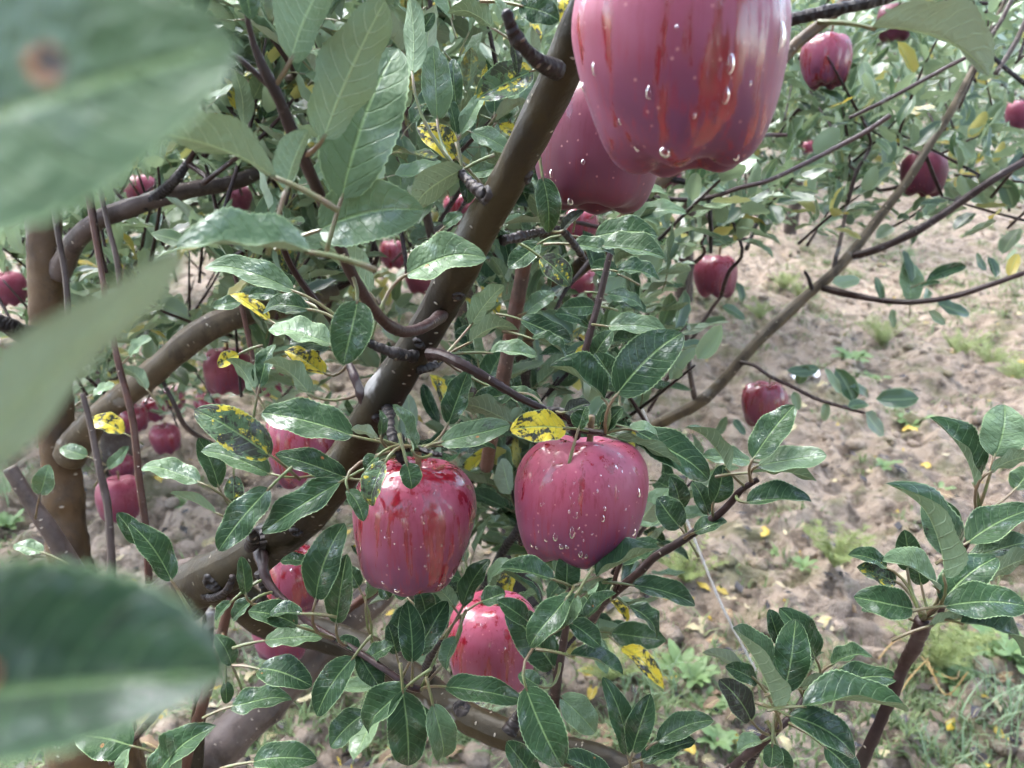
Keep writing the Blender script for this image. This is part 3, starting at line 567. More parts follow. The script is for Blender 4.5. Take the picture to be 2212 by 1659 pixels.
# traced leaves: base x y, tip x y, depth, facing, width, fold, bow, kind
LEAVES = """
-500 420 515 90 .072 31 440 12 .06 l
-330 1290 402 540 .078 120 150 10 -.05 l
-440 1560 494 1455 .082 33 330 45 .05 d
400 -90 425 45 .22 25 90 20 .04 d
520 -110 545 38 .27 20 60 20 .04 g
629 128 725 -80 .30 140 135 14 .05 d
698 300 832 0 .315 142 112 14 .06 d
738 428 858 95 .335 12 150 16 .05 b
944 258 936 98 .46 25 60 20 .05 b
598 385 296 285 .265 118 92 22 .06 g
617 412 665 280 .29 125 60 35 .1 g
672 545 378 520 .26 58 88 34 .06 b
690 497 908 447 .345 22 128 26 .09 b
1002 366 884 452 .44 128 88 16 .06 s
1000 372 1012 440 .445 30 40 20 .05 g
880 592 1042 542 .405 40 74 26 .06 b
772 650 742 788 .37 5 82 20 .12 d
800 632 690 522 .47 128 90 14 .04 g
985 340 903 272 .47 20 72 26 .08 y
1150 153 1030 212 .47 25 72 40 .05 h
1172 384 1186 502 .46 12 52 22 .04 d
1214 500 1262 455 .48 30 20 40 .08 k
1285 512 1420 505 .58 40 50 25 .05 d
1300 532 1436 550 .56 55 44 28 .04 g
1237 528 1330 547 .56 50 32 20 .04 g
1365 472 1482 455 .80 50 34 20 .05 b
1165 525 1098 578 .58 25 42 20 .05 g
960 490 998 460 .62 25 26 20 .05 g
1005 377 1072 364 .52 35 36 25 .05 s
1018 286 1100 328 .62 25 38 20 .05 b
985 230 980 125 .56 20 34 24 .04 g
994 292 1042 200 .56 30 32 26 .04 l
986 292 968 212 .56 35 27 30 .04 g
1068 246 1070 200 .70 10 36 22 .04 g
1087 233 1121 202 .70 30 15 30 .05 L
1075 263 1116 228 .70 25 24 20 .05 b
1080 268 1118 295 .70 30 24 20 .05 y
890 162 884 -12 .44 135 44 18 .05 g
912 68 938 28 .50 10 26 20 .05 d
1066 62 974 16 .52 128 40 18 .05 g
1122 12 1208 42 .38 20 58 18 .05 d
1226 72 1214 -14 .54 20 34 20 .05 y
1096 48 1060 -8 .36 40 17 30 .05 L
1105 84 1118 162 .37 20 22 46 .02 k
1018 702 1088 616 .53 128 62 18 .06 g
1015 740 1113 700 .505 118 46 22 .05 g
1058 762 1160 770 .49 45 32 30 .08 l
1124 690 1233 738 .62 38 42 24 .05 d
1135 676 1198 630 .66 25 36 20 .05 b
1148 732 1224 768 .50 62 44 42 .05 g
1305 862 1186 792 .462 52 100 50 .05 g
1333 851 1473 716 .45 14 98 16 .05 d
1336 842 1288 762 .49 20 54 20 .05 d
1286 662 1214 664 .68 20 38 20 .05 g
1334 592 1276 574 .72 25 34 20 .05 g
1330 585 1425 606 .66 55 44 34 .06 d
1168 556 1232 616 .53 20 50 20 .05 h
1314 705 1442 718 .58 48 40 20 .05 b
1274 788 1320 713 .62 20 40 20 .05 g
1310 636 1392 662 .72 40 28 20 .05 g
968 916 1012 800 .495 16 52 20 .04 d
1105 850 1020 866 .51 30 42 22 .04 d
1094 846 1170 864 .54 30 34 20 .04 s
1104 914 996 868 .50 128 50 16 .05 s
952 955 1103 918 .485 26 50 20 .03 s
960 962 1072 964 .49 50 26 24 .04 d
1223 925 1102 928 .470 16 64 16 .05 y
1166 892 1118 858 .485 20 40 24 .06 g
1220 892 1275 868 .47 30 28 30 .06 k
1250 926 1266 876 .465 20 38 24 .05 d
1358 926 1425 938 .465 58 28 36 .05 l
1372 930 1542 1028 .50 32 66 20 .05 g
1330 946 1472 1006 .49 116 24 26 .04 g
1300 930 1345 880 .47 30 34 26 .06 g
1296 928 1322 862 .47 70 28 34 .06 g
892 978 848 874 .46 66 32 34 .08 g
816 948 758 928 .47 120 36 22 .06 l
822 940 826 886 .465 35 18 30 .04 g
815 985 788 1014 .455 20 30 24 .05 d
832 998 795 1092 .450 30 46 26 .05 h
878 1000 890 1056 .445 28 58 22 .05 d
750 1058 786 1126 .46 25 36 22 .08 d
585 985 422 882 .49 12 82 14 .05 h
762 942 566 892 .48 24 76 22 .06 d
582 1024 434 975 .505 40 56 34 .06 g
746 1032 594 982 .50 26 52 22 .05 d
432 1042 306 997 .52 40 40 26 .05 b
472 1052 428 946 .54 18 44 20 .04 d
737 1040 566 1150 .475 22 62 20 .05 d
582 1055 472 1190 .475 26 62 18 .05 g
466 1108 368 1066 .52 112 30 26 .05 g
505 1028 507 1098 .62 15 36 20 .04 h
188 986 130 968 .86 25 30 20 .05 b
268 936 192 906 .82 25 40 20 .05 y
548 842 500 772 .58 125 40 18 .05 g
560 836 584 740 .58 30 37 22 .05 g
516 765 472 792 .60 20 36 20 .08 y
582 692 498 632 .56 35 26 26 .05 y
702 808 618 750 .54 28 42 26 .05 y
668 852 572 778 .52 124 44 18 .05 g
716 745 580 706 .53 50 46 24 .05 l
714 750 626 735 .54 40 34 22 .05 d
666 668 566 664 .47 40 40 22 .05 d
600 640 536 638 .54 30 30 20 .05 d
522 650 460 664 .60 35 28 20 .05 g
634 628 440 568 .46 38 52 24 .05 b
280 770 328 730 .86 60 22 26 .08 l
318 842 272 792 .84 118 34 20 .05 g
200 852 248 832 .84 50 18 20 .05 l
232 1012 278 964 .80 30 22 20 .05 b
86 1068 102 1008 .70 20 40 20 .05 b
270 570 275 553 .9 20 26 16 .05 L
300 1172 252 1108 .52 25 38 20 .05 d
370 1254 282 1128 .49 20 58 18 .04 d
92 1194 30 1176 .62 30 30 18 .05 b
530 1284 521 1202 .52 20 30 18 .04 d
682 1294 744 1130 .49 22 72 20 .05 d
726 1346 746 1200 .505 15 54 18 .05 d
664 1216 606 1212 .56 40 26 20 .05 g
642 1352 538 1318 .50 35 48 30 .09 d
572 1384 698 1376 .52 42 40 20 .05 g
654 1326 572 1332 .49 58 36 38 .08 d
560 1445 674 1482 .52 24 60 22 .12 d
500 1526 624 1498 .54 34 46 22 .05 d
500 1436 470 1372 .57 25 38 22 .05 d
488 1472 490 1520 .57 20 30 20 .05 d
547 1646 684 1640 .50 32 56 22 .06 d
764 1420 684 1546 .49 18 58 22 .06 d
286 1612 164 1588 .545 22 88 16 .05 g
246 1482 194 1448 .56 25 40 20 .05 d
270 1690 276 1618 .53 60 32 30 .05 l
296 1540 318 1484 .56 110 26 24 .05 g
328 1690 442 1568 .53 40 54 36 .06 d
374 1680 376 1624 .52 30 26 22 .05 L
546 1296 503 1338 .54 45 34 30 .1 g
500 1300 466 1340 .55 45 34 30 .1 d
890 1430 880 1300 .50 8 56 20 .05 d
893 1416 962 1298 .51 20 56 20 .05 d
920 1328 904 1272 .54 14 46 20 .05 d
982 1312 922 1264 .52 124 46 16 .05 g
1000 1310 1058 1208 .515 30 40 24 .04 d
986 1375 964 1448 .50 42 52 38 .1 g
962 1484 1128 1506 .49 24 54 24 .06 d
1135 1485 1216 1658 .455 6 90 16 .04 d
1160 1690 1094 1602 .47 20 54 20 .05 d
1210 1505 1288 1582 .52 24 62 16 .05 l
1320 1690 1204 1632 .475 34 48 24 .05 d
1355 1630 1311 1470 .49 18 46 22 .04 d
1366 1624 1404 1502 .485 16 52 22 .05 d
1420 1602 1542 1556 .50 28 52 22 .05 g
1386 1642 1502 1600 .50 42 42 28 .06 g
1224 1292 1138 1392 .452 22 60 20 .06 d
1140 1342 1074 1298 .475 26 44 24 .06 d
1196 1442 1098 1318 .51 18 76 16 .05 d
1196 1252 1084 1222 .465 54 46 42 .06 d
1225 1274 1226 1188 .48 6 52 18 .04 d
1288 1246 1426 1184 .475 60 56 44 .05 d
1246 1284 1213 1350 .455 22 60 26 .06 g
1264 1336 1328 1278 .465 50 42 38 .06 d
1230 1344 1297 1396 .46 26 52 24 .06 d
1231 1416 1346 1458 .46 54 60 46 .05 d
1164 1482 1120 1456 .475 20 38 20 .05 g
1262 1282 1308 1246 .48 116 34 20 .05 g
1365 1264 1506 1304 .52 36 46 26 .05 d
1357 1310 1426 1372 .56 50 42 34 .1 d
1320 1298 1360 1342 .55 30 20 40 .08 y
880 1482 780 1578 .475 36 76 44 .05 d
870 1492 882 1654 .470 10 82 16 .04 d
935 1520 962 1648 .470 16 62 18 .06 s
774 1412 822 1488 .53 25 50 20 .05 d
792 1424 852 1394 .525 30 34 24 .05 d
776 1410 726 1380 .53 35 40 24 .05 d
856 1412 838 1348 .54 20 36 22 .05 d
792 1540 714 1614 .50 22 56 22 .05 d
790 1294 796 1228 .60 40 24 40 .08 l
775 1268 748 1222 .62 25 36 20 .05 d
820 1260 842 1292 .62 25 34 20 .05 d
880 1290 846 1262 .60 30 34 20 .05 d
1040 1300 1092 1280 .57 30 42 20 .05 g
1627 991 1716 876 .50 24 62 18 .05 g
1638 1006 1786 984 .505 46 46 18 .05 b
1617 1022 1763 1032 .51 114 28 24 .05 g
1612 1086 1753 1084 .505 54 56 42 .05 d
1572 1016 1486 918 .515 98 48 46 .05 g
1540 1086 1562 1004 .525 18 48 20 .05 d
1622 996 1518 984 .56 40 36 18 .05 b
1530 1110 1500 1040 .54 20 40 22 .05 d
1470 1140 1420 1075 .56 25 60 20 .05 d
1500 1150 1570 1125 .53 40 34 24 .05 d
1470 1100 1448 1030 .58 20 50 22 .05 d
2105 1048 2008 902 .495 64 66 46 .05 d
2148 986 2170 874 .49 14 82 14 .05 l
2140 1018 2236 982 .485 116 38 20 .05 g
2192 1058 2232 1008 .50 20 46 18 .05 g
2040 1246 1955 1032 .45 88 76 48 .05 g
2056 1196 1998 1084 .49 18 58 18 .05 s
2062 1160 2038 1082 .51 20 38 18 .05 d
2090 1172 2236 1098 .485 40 62 30 .05 g
2094 1206 2244 1164 .495 36 44 20 .05 g
2034 1302 2154 1204 .462 20 72 22 .05 d
2134 1244 2244 1194 .475 122 52 16 .05 g
2040 1310 2218 1310 .452 30 68 20 .05 d
2008 1352 2086 1334 .46 116 24 24 .05 g
2074 1345 2224 1402 .455 58 54 36 .05 d
1960 1232 1953 1144 .485 14 50 18 .05 g
1990 1264 1977 1194 .50 18 40 18 .05 d
1916 1226 1832 1199 .49 46 32 30 .05 d
1936 1256 1854 1224 .49 26 40 24 .05 h
2022 1268 1905 1212 .462 60 52 44 .05 l
1972 1316 1847 1288 .455 18 66 16 .05 d
1930 1324 1866 1312 .49 46 24 20 .05 g
1693 1494 1719 1338 .475 6 72 14 .05 d
1672 1526 1582 1356 .465 84 78 48 .05 g
1686 1392 1661 1316 .50 24 40 24 .05 d
1762 1422 1689 1314 .50 28 56 20 .05 d
1750 1452 1778 1408 .51 118 42 34 .1 s
1795 1436 1884 1410 .52 52 42 36 .06 d
1726 1486 1820 1480 .49 122 44 18 .05 g
1790 1482 1940 1466 .50 32 50 22 .05 d
1734 1526 1962 1538 .455 60 68 44 .05 d
1704 1546 1852 1632 .462 26 64 20 .05 d
1780 1612 1852 1684 .49 26 54 20 .05 d
1622 1556 1553 1468 .485 20 54 20 .05 k
1602 1446 1518 1406 .51 118 30 22 .05 l
1636 1474 1566 1440 .51 30 38 20 .05 d
1646 1602 1594 1626 .48 40 46 40 .12 l
1668 1606 1664 1658 .475 20 42 22 .05 g
1682 1616 1702 1678 .48 20 34 22 .05 d
1880 60 2140 148 .30 118 100 38 .10 l
"""
for ln in LEAVES.strip().splitlines():
    q = ln.split(); lo_ = TA.leaf(*[float(z) for z in q[:9]], kind=q[9], exact=float(q[0]) < -300)
    if q[0] == '-500': lo_['lit'] = 0.38; lo_['rx'], lo_['ry'], lo_['rr'], lo_['spot'] = 0.62, 0.36, 0.048, 0.0  # lit here puts the grey sky reflection into the leaf colour
    if q[0] == '-440': lo_['rx'], lo_['ry'], lo_['rr'], lo_['spot'] = 0.47, 0.43, 0.03, 0.5

# ================================================================== the tree with the upright trunk at the left
pb = P(165, 1290, 1.05)
TB = Tree(Vector((pb.x + 0.01, pb.y, 0.0)), 'apple tree with the upright orange-brown trunk at the left edge')
tb = TB.root.location
TB.limb('trunk', [(tb, 0.042), (Vector((tb.x, tb.y, 0.3)), 0.036), (165, 1290, 1.05, 88), (142, 1110, 1.04, 84), (124, 930, 1.03, 80), (108, 760, 1.02, 76), (98, 560, 1.0, 74), (88, 380, 1.0, 70), (75, 200, 1.0, 72), (60, -60, 1.0, 64)], M_TRUNK, 20, 0.04)
TB.limb('branch', [(150, 985, 1.02, 70), (190, 925, 0.99, 60), (235, 880, 0.97, 55), (300, 830, 0.95, 54), (370, 770, 0.93, 55), (440, 715, 0.92, 58), (520, 680, 0.93, 52), (620, 660, 0.98, 44), (720, 630, 1.05, 36)], M_OLIVE, 16, 0.05, 8, 'brown side branch slanting up from the trunk')
TB.limb('branch', [(125, 590, 1.0, 48), (165, 520, 0.97, 44), (215, 475, 0.95, 40), (270, 452, 0.95, 40), (345, 428, 0.95, 38), (420, 408, 0.96, 36), (512, 392, 0.98, 32), (600, 350, 1.02, 26)], M_GREY, 14, 0.07)
TB.limb('branch', [(312, 442, 0.95, 30), (350, 415, 0.94, 26), (382, 385, 0.93, 22), (405, 352, 0.93, 18)], M_SPUR, 10, 0.1)
TB.limb('branch', [(105, 740, 1.0, 46), (50, 722, 0.97, 40), (10, 700, 0.94, 36), (-60, 680, 0.92, 34)], M_SPUR, 12, 0.12)
TB.limb('branch', [(190, 1290, 0.84, 44), (120, 1165, 0.82, 40), (70, 1090, 0.81, 36), (20, 1010, 0.80, 30)], M_GREY, 12, 0.05)
TB.limb('twig', [(300, 420, 0.9, 9), (192, 395, 0.9, 10), (215, 540, 0.9, 13), (228, 590, 0.9, 13)][1:], M_TWIG, 8, 0.04)
TB.limb('twig', [(180, 370, 0.82, 11), (216, 570, 0.82, 13), (250, 760, 0.81, 14), (285, 900, 0.80, 15), (300, 1030, 0.80, 16), (316, 1150, 0.80, 16), (322, 1260, 0.80, 16)], M_SUCK, 9, 0.05)
TB.limb('twig', [(110, 410, 0.85, 12), (128, 520, 0.85, 13), (142, 600, 0.85, 13), (150, 720, 0.85, 14)], M_GREY, 8, 0.05)
TB.limb('twig', [(178, 850, 0.80, 12), (196, 920, 0.80, 14), (214, 1010, 0.80, 16), (232, 1090, 0.80, 17), (240, 1200, 0.80, 18), (240, 1280, 0.80, 18)], M_GREY, 9, 0.05)
TB.limb('twig', [(205, 360, 0.88, 10), (232, 480, 0.88, 11), (252, 560, 0.88, 12), (262, 640, 0.88, 12)], M_GREY, 8, 0.05)
TB.limb('twig', [(440, 340, 1.0, 8), (470, 460, 1.0, 9), (480, 520, 1.0, 9)], M_TWIG, 8, 0.05)
TB.limb('twig', [(350, 820, 0.95, 8), (375, 870, 0.95, 10), (405, 925, 0.97, 11), (470, 965, 1.0, 10)], M_GREY, 8, 0.05)
TB.limb('twig', [(500, 560, 0.9, 9), (520, 650, 0.9, 11), (545, 770, 0.9, 12), (560, 850, 0.9, 12)], M_SUCK, 8, 0.05)
TB.limb('twig', [(870, 260, 0.8, 12), (885, 330, 0.82, 15), (905, 400, 0.85, 18), (930, 500, 0.88, 20), (950, 590, 0.9, 20)], M_GREY, 9, 0.05)
TB.limb('twig', [(838, 270, 0.75, 14), (862, 340, 0.76, 17), (885, 385, 0.77, 19), (915, 440, 0.78, 20)], M_GREY, 9, 0.08)
TB.limb('twig', [(930, -20, 0.9, 9), (918, 70, 0.9, 10), (905, 150, 0.9, 11), (893, 230, 0.9, 11)], M_TWIG, 8, 0.05)
TB.limb('twig', [(640, 20, 0.9, 9), (645, 120, 0.9, 10), (640, 220, 0.9, 10)], M_TWIG, 8, 0.05)
rsB = random.Random(11); FB = []
LB = {}
SEEN = [(491, 798, 50, 1.32), (1545, 594, 50, 1.5), (1652, 871, 52, 1.46), (1784, 129, 56, 1.32), (1995, 374, 50, 1.5), (258, 1074, 50, 1.48), (20, 622, 38, 2.0), (305, 411, 36, 2.1), (517, 427, 26, 2.6), (357, 946, 32, 2.3), (289, 902, 28, 2.5),
        (993, 450, 36, 2.0), (1256, 486, 38, 2.0), (850, 548, 24, 2.4), (906, 600, 24, 2.3), (1258, 612, 26, 2.4), (2206, 247, 32, 2.4), (1450, 385, 20, 3.3), (420, 603, 50, 9), (1015, 1232, 30, 2.4), (660, 958, 84, 0.86), (1747, 316, 14, 5.8), (1440, 905, 22, 1.45), (1475, 885, 22, 1.45), (1525, 858, 24, 1.45), (1570, 808, 22, 1.4), (1610, 768, 22, 1.4), (1660, 715, 22, 1.4), (1705, 672, 22, 1.4), (1760, 625, 22, 1.4)]
def clear_apples(fr):
    out = []
    for f in fr:
        q = proj(f[0] + f[1] * f[3] * 0.5)
        if q is None or all(math.hypot(q[0] - x, q[1] - y) > r + 0.25 * f[3] * FV / q[2] or q[2] > d + 0.02 for x, y, r, d in SEEN): out.append(f)
    return out
def shoots(tree, boxes, rs, FF, size=0.058, twig=True):
    LB[tree] = list(tree.tw)
    for (x0, y0, x1, y1, d0, d1, n, up, nl) in boxes:
        for _ in range(n):
            x = rs.uniform(x0, x1); y = rs.uniform(y0, y1); d = rs.uniform(d0, d1); b = P(x, y, d)
            L = rs.uniform(0.10, 0.22)
            dv = Vector((rs.uniform(-0.8, 0.8), rs.uniform(-0.8, 0.8), up + rs.uniform(-0.35, 0.5))).normalized(); t = b + dv * L
            FF += shoot(b, t, nl + 3 + rs.randrange(-1, 3), size, rs)
            best = (9, None)
            for ob, path, rad in LB[tree]:
                dd_ = np.linalg.norm(path - np.array(b), axis=1); i_ = int(dd_.argmin())
                if dd_[i_] < best[0]: best = (dd_[i_], Vector(path[i_]))
            st_ = [(best[1], 0.0036), (best[1].lerp(b, 0.55) + Vector((0, 0, -0.012)), 0.0031)] if best[0] < 0.17 and (b - best[1]).normalized().dot(dv) > 0.35 else []
            if st_ or rs.random() < 0.35: tree.limb('twig', st_ + [(b - dv * 0.02, 0.0027), (b.lerp(t, 0.5) + Vector((rs.uniform(-.01, .01), 0, 0)), 0.0022), (t, 0.0013)], M_TWIG, 6, 0.05, 4)
shoots(TB, [(0, 250, 450, 620, 0.95, 1.7, 60, 0.9, 9), (150, 560, 700, 880, 1.1, 1.6, 40, 0.7, 8), (430, 180, 720, 520, 0.85, 1.7, 50, 0.9, 9),
            (560, -60, 1130, 300, 0.75, 1.9, 86, 0.9, 9), (740, 280, 1050, 600, 0.75, 1.4, 34, 0.8, 8), (0, 560, 150, 1000, 1.15, 1.6, 16, 0.6, 8), (430, 560, 800, 800, 0.9, 1.4, 20, 0.7, 8), (0, 300, 1050, 760, 1.6, 2.6, 120, 0.8, 10), (80, 600, 720, 930, 1.7, 2.8, 60, 0.6, 9)], rsB, FB, 0.055)
FB = clear_apples(FB)
mid_leaves(TB, FB, rsB, 290, 0.07, 0.62)

# ================================================================== the tree behind, reaching to the right
pc = P(1128, 1000, 1.75)
TC = Tree(Vector((pc.x, pc.y, 0.0)), 'apple tree behind, its dark trunk hidden and thin branches reaching right')
tb = TC.root.location
TC.limb('trunk', [(tb, 0.05), (Vector((tb.x, tb.y, 0.3)), 0.046), (1128, 1000, 1.75, 84), (1126, 850, 1.6, 80), (1125, 760, 1.5, 78), (1135, 705, 1.4, 66)], M_SPUR, 16, 0.08)
TC.limb('branch', [(1130, 730, 1.42, 50), (1150, 668, 1.35, 46), (1210, 610, 1.25, 40), (1290, 545, 1.15, 36), (1380, 440, 1.1, 32), (1460, 360, 1.1, 30), (1640, 180, 1.1, 28), (1720, 95, 1.1, 27), (1800, 30, 1.1, 25), (1880, -60, 1.1, 22)], M_TRUNK, 14, 0.06, 8, 'orange-brown limb passing behind the big apples')
TC.limb('branch', [(1125, 900, 1.62, 50), (1230, 985, 1.55, 36), (1330, 972, 1.5, 30), (1430, 912, 1.45, 27), (1525, 858, 1.42, 26), (1640, 735, 1.4, 25), (1740, 640, 1.4, 24), (1800, 590, 1.4, 23), (1840, 545, 1.4, 22), (1905, 462, 1.4, 20), (1960, 390, 1.4, 19), (2010, 310, 1.4, 18), (2060, 230, 1.4, 16), (2110, 130, 1.42, 12), (2180, -20, 1.45, 9)], M_OLIVE, 12, 0.05, 8, 'long thin branch slanting up across the bare soil')
TC.limb('branch', [(1840, 552, 1.4, 18), (1875, 545, 1.38, 17), (1965, 507, 1.35, 17), (2060, 447, 1.33, 18), (2150, 385, 1.3, 18), (2240, 335, 1.3, 17)], M_TWIG, 10, 0.06)
TC.limb('branch', [(1778, 622, 1.4, 18), (1830, 635, 1.37, 15), (1908, 649, 1.33, 13), (1980, 652, 1.3, 13), (2060, 640, 1.28, 13), (2130, 618, 1.26, 12), (2240, 580, 1.25, 11)], M_TWIG, 10, 0.06)
TC.limb('twig', [(1755, 630, 1.4, 12), (1748, 605, 1.38, 9), (1738, 585, 1.37, 6)], M_SPUR, 7, 0.1)
TC.limb('twig', [(1800, 590, 1.4, 12), (1806, 555, 1.4, 10), (1815, 520, 1.4, 9), (1830, 440, 1.4, 8)], M_GREY, 8, 0.05)
TC.limb('twig', [(1600, 782, 1.4, 11), (1630, 790, 1.38, 8), (1662, 812, 1.36, 8), (1710, 835, 1.34, 8), (1765, 862, 1.32, 8), (1830, 882, 1.3, 7), (1868, 892, 1.3, 5)], M_TWIG, 8, 0.08)
TC.limb('twig', [(1502, 868, 1.43, 12), (1490, 800, 1.4, 11), (1483, 700, 1.4, 10), (1488, 620, 1.4, 9), (1497, 570, 1.4, 7)], M_GREY, 8, 0.05)
TC.limb('twig', [(1400, 890, 1.4, 8), (1440, 820, 1.38, 9), (1490, 740, 1.36, 9), (1535, 670, 1.35, 8), (1558, 640, 1.34, 7)], M_TWIG, 8, 0.05)
TC.limb('twig', [(1405, 425, 1.05, 9), (1480, 432, 1.05, 10), (1540, 425, 1.05, 10), (1600, 405, 1.05, 10), (1660, 390, 1.05, 10), (1742, 352, 1.08, 10), (1800, 322, 1.1, 11), (1865, 288, 1.1, 11), (1922, 250, 1.1, 11)], M_TWIG, 8, 0.06)
TC.limb('twig', [(1700, 292, 1.2, 9), (1620, 292, 1.2, 9), (1560, 296, 1.2, 8)], M_TWIG, 8, 0.06)
TC.limb('twig', [(1835, 255, 1.2, 8), (1930, 208, 1.2, 9), (2040, 148, 1.2, 9), (2085, 125, 1.2, 8)], M_TWIG, 8, 0.06)
TC.limb('twig', [(2240, 200, 1.3, 12), (2175, 150, 1.3, 10), (2120, 100, 1.3, 8)], M_SPUR, 8, 0.06)
TC.limb('twig', [(2150, 160, 1.3, 10), (2200, 80, 1.3, 12), (2240, -20, 1.3, 12)], M_GREY, 8, 0.06)
TC.limb('twig', [(2140, 80, 1.3, 10), (2165, 40, 1.3, 10), (2195, -20, 1.3, 10)], M_GREY, 8, 0.06)
TC.limb('twig', [(1440, 385, 1.1, 14), (1520, 410, 1.1, 12), (1535, 480, 1.12, 11), (1535, 545, 1.15, 9)], M_SPUR, 8, 0.06)
TC.limb('twig', [(1612, 540, 1.5, 9), (1640, 470, 1.5, 9), (1665, 420, 1.5, 8)], M_SPUR, 8, 0.06)
rsC = random.Random(23); FC = []
shoots(TC, [(1480, -40, 2240, 300, 1.25, 2.3, 84, 0.5, 9), (1480, -40, 2240, 330, 2.0, 3.6, 90, 0.5, 10), (1400, 250, 2240, 470, 2.2, 3.8, 46, 0.5, 9), (1390, 240, 1800, 540, 1.15, 2.0, 40, 0.5, 8), (1130, 400, 1430, 760, 0.85, 1.35, 30, 0.6, 8),
            (1760, 240, 2140, 430, 1.35, 2.2, 32, 0.4, 8), (1780, 380, 2080, 500, 1.35, 1.7, 9, 0.3, 6), (2080, 330, 2230, 480, 1.3, 1.7, 9, 0.3, 7),
            (900, 820, 1430, 1240, 0.85, 1.3, 36, 0.5, 8), (1040, 1180, 1230, 1420, 0.8, 1.2, 14, 0.5, 8), (1380, 540, 1500, 720, 1.2, 1.5, 7, 0.5, 6)], rsC, FC, 0.054)
# the few leaves that hang singly on the right-hand branches
for (bx, by, tx, ty, d, s) in [(1908, 650, 1890, 598, 1.33, 1), (1965, 655, 1960, 560, 1.33, 1), (1968, 610, 1950, 540, 1.33, 1), (2000, 608, 2088, 575, 1.3, 1), (1985, 623, 2035, 612, 1.3, 1), (1925, 668, 1930, 698, 1.3, 1),
        (2005, 672, 2042, 700, 1.3, 1), (2025, 655, 2095, 678, 1.3, 1), (1798, 612, 1858, 602, 1.36, 1), (1995, 648, 2000, 633, 1.3, 1), (2150, 600, 2135, 555, 1.28, 1), (2180, 600, 2200, 548, 1.28, 1), (2130, 585, 2110, 545, 1.28, 1),
        (1770, 795, 1700, 800, 1.34, 1), (1815, 850, 1780, 795, 1.33, 1), (1845, 870, 1805, 795, 1.33, 1), (1835, 835, 1875, 860, 1.33, 1), (1892, 862, 1985, 860, 1.3, 1), (1785, 868, 1780, 908, 1.32, 1), (1870, 890, 1910, 940, 1.3, 1), (1830, 880, 1875, 872, 1.3, 1),
        (1715, 845, 1722, 872, 1.35, 1), (1620, 850, 1550, 870, 1.38, 1), (1570, 900, 1540, 945, 1.4, 1), (1585, 905, 1610, 940, 1.4, 1), (1570, 690, 1505, 705, 1.36, 1), (1560, 660, 1610, 690, 1.36, 1), (1580, 650, 1600, 620, 1.36, 1), (1545, 720, 1512, 745, 1.37, 1), (1600, 690, 1660, 712, 1.36, 1),
        (1560, 545, 1600, 570, 1.36, 1), (1590, 610, 1602, 655, 1.36, 1), (1745, 790, 1725, 830, 1.34, 1)]:
    b = P(bx, by, d); t = P(tx, ty, d + rsC.uniform(-0.01, 0.02)); a = t - b
    FC.append((b, a.normalized(), Vector((rsC.uniform(-.4, .4), -0.7 + rsC.uniform(-.5, .5), 0.8)), max(a.length, 0.032)))
FC = clear_apples(FC)
mid_leaves(TC, FC, rsC, 290, 0.04, 0.22)

# ================================================================== trees of the rows behind
def far_tree(x, y, h, spread, ns, label, seed, shapes=FARV, ly=0.05, ll=0.7, leaf=0.066, lo=0.30, nl=13):
    rs = random.Random(seed); z = float(gheight(x, y)); t = Tree(Vector((x, y, z - 0.03)), label, 'apple trees of the rows behind')
    top = Vector((x + rs.uniform(-.15, .15), y, z + h * 0.62))
    t.limb('trunk', [(Vector((x, y, z - 0.03)), 0.055), (Vector((x + rs.uniform(-.05, .05), y, z + h * 0.3)), 0.045), (top, 0.03)], M_GREY, 9, 0.06)
    F = []
    for i in range(7):
        k = rs.uniform(0.25, 0.95); b = Vector((x, y, z)).lerp(top, k); an = i * 2.4 + rs.uniform(-.4, .4)
        e = b + Vector((math.cos(an) * spread * rs.uniform(.6, 1), math.sin(an) * spread * rs.uniform(.6, 1), h * rs.uniform(0.12, 0.42)))
        m = b.lerp(e, 0.5) + Vector((0, 0, -0.05))
        t.limb('branch', [(b, 0.024), (m, 0.017), (e, 0.008)], M_GREY, 7, 0.06, 5)
        path = t.tw[-1][1]
        for _ in range(ns // 7):
            p = Vector(path[rs.randrange(2, len(path))]) + Vector((rs.gauss(0, .14), rs.gauss(0, .14), rs.gauss(0.02, .16)))
            if p.z < z + lo: p.z = z + lo + rs.uniform(0, .3)
            dv = Vector((rs.gauss(0, .6), rs.gauss(0, .6), 0.7 + rs.gauss(0, .35))).normalized()
            F += shoot(p, p + dv * rs.uniform(0.18, 0.42), nl, leaf, rs)
    F = clear_apples(F)
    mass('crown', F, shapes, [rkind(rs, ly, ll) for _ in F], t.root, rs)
    return t
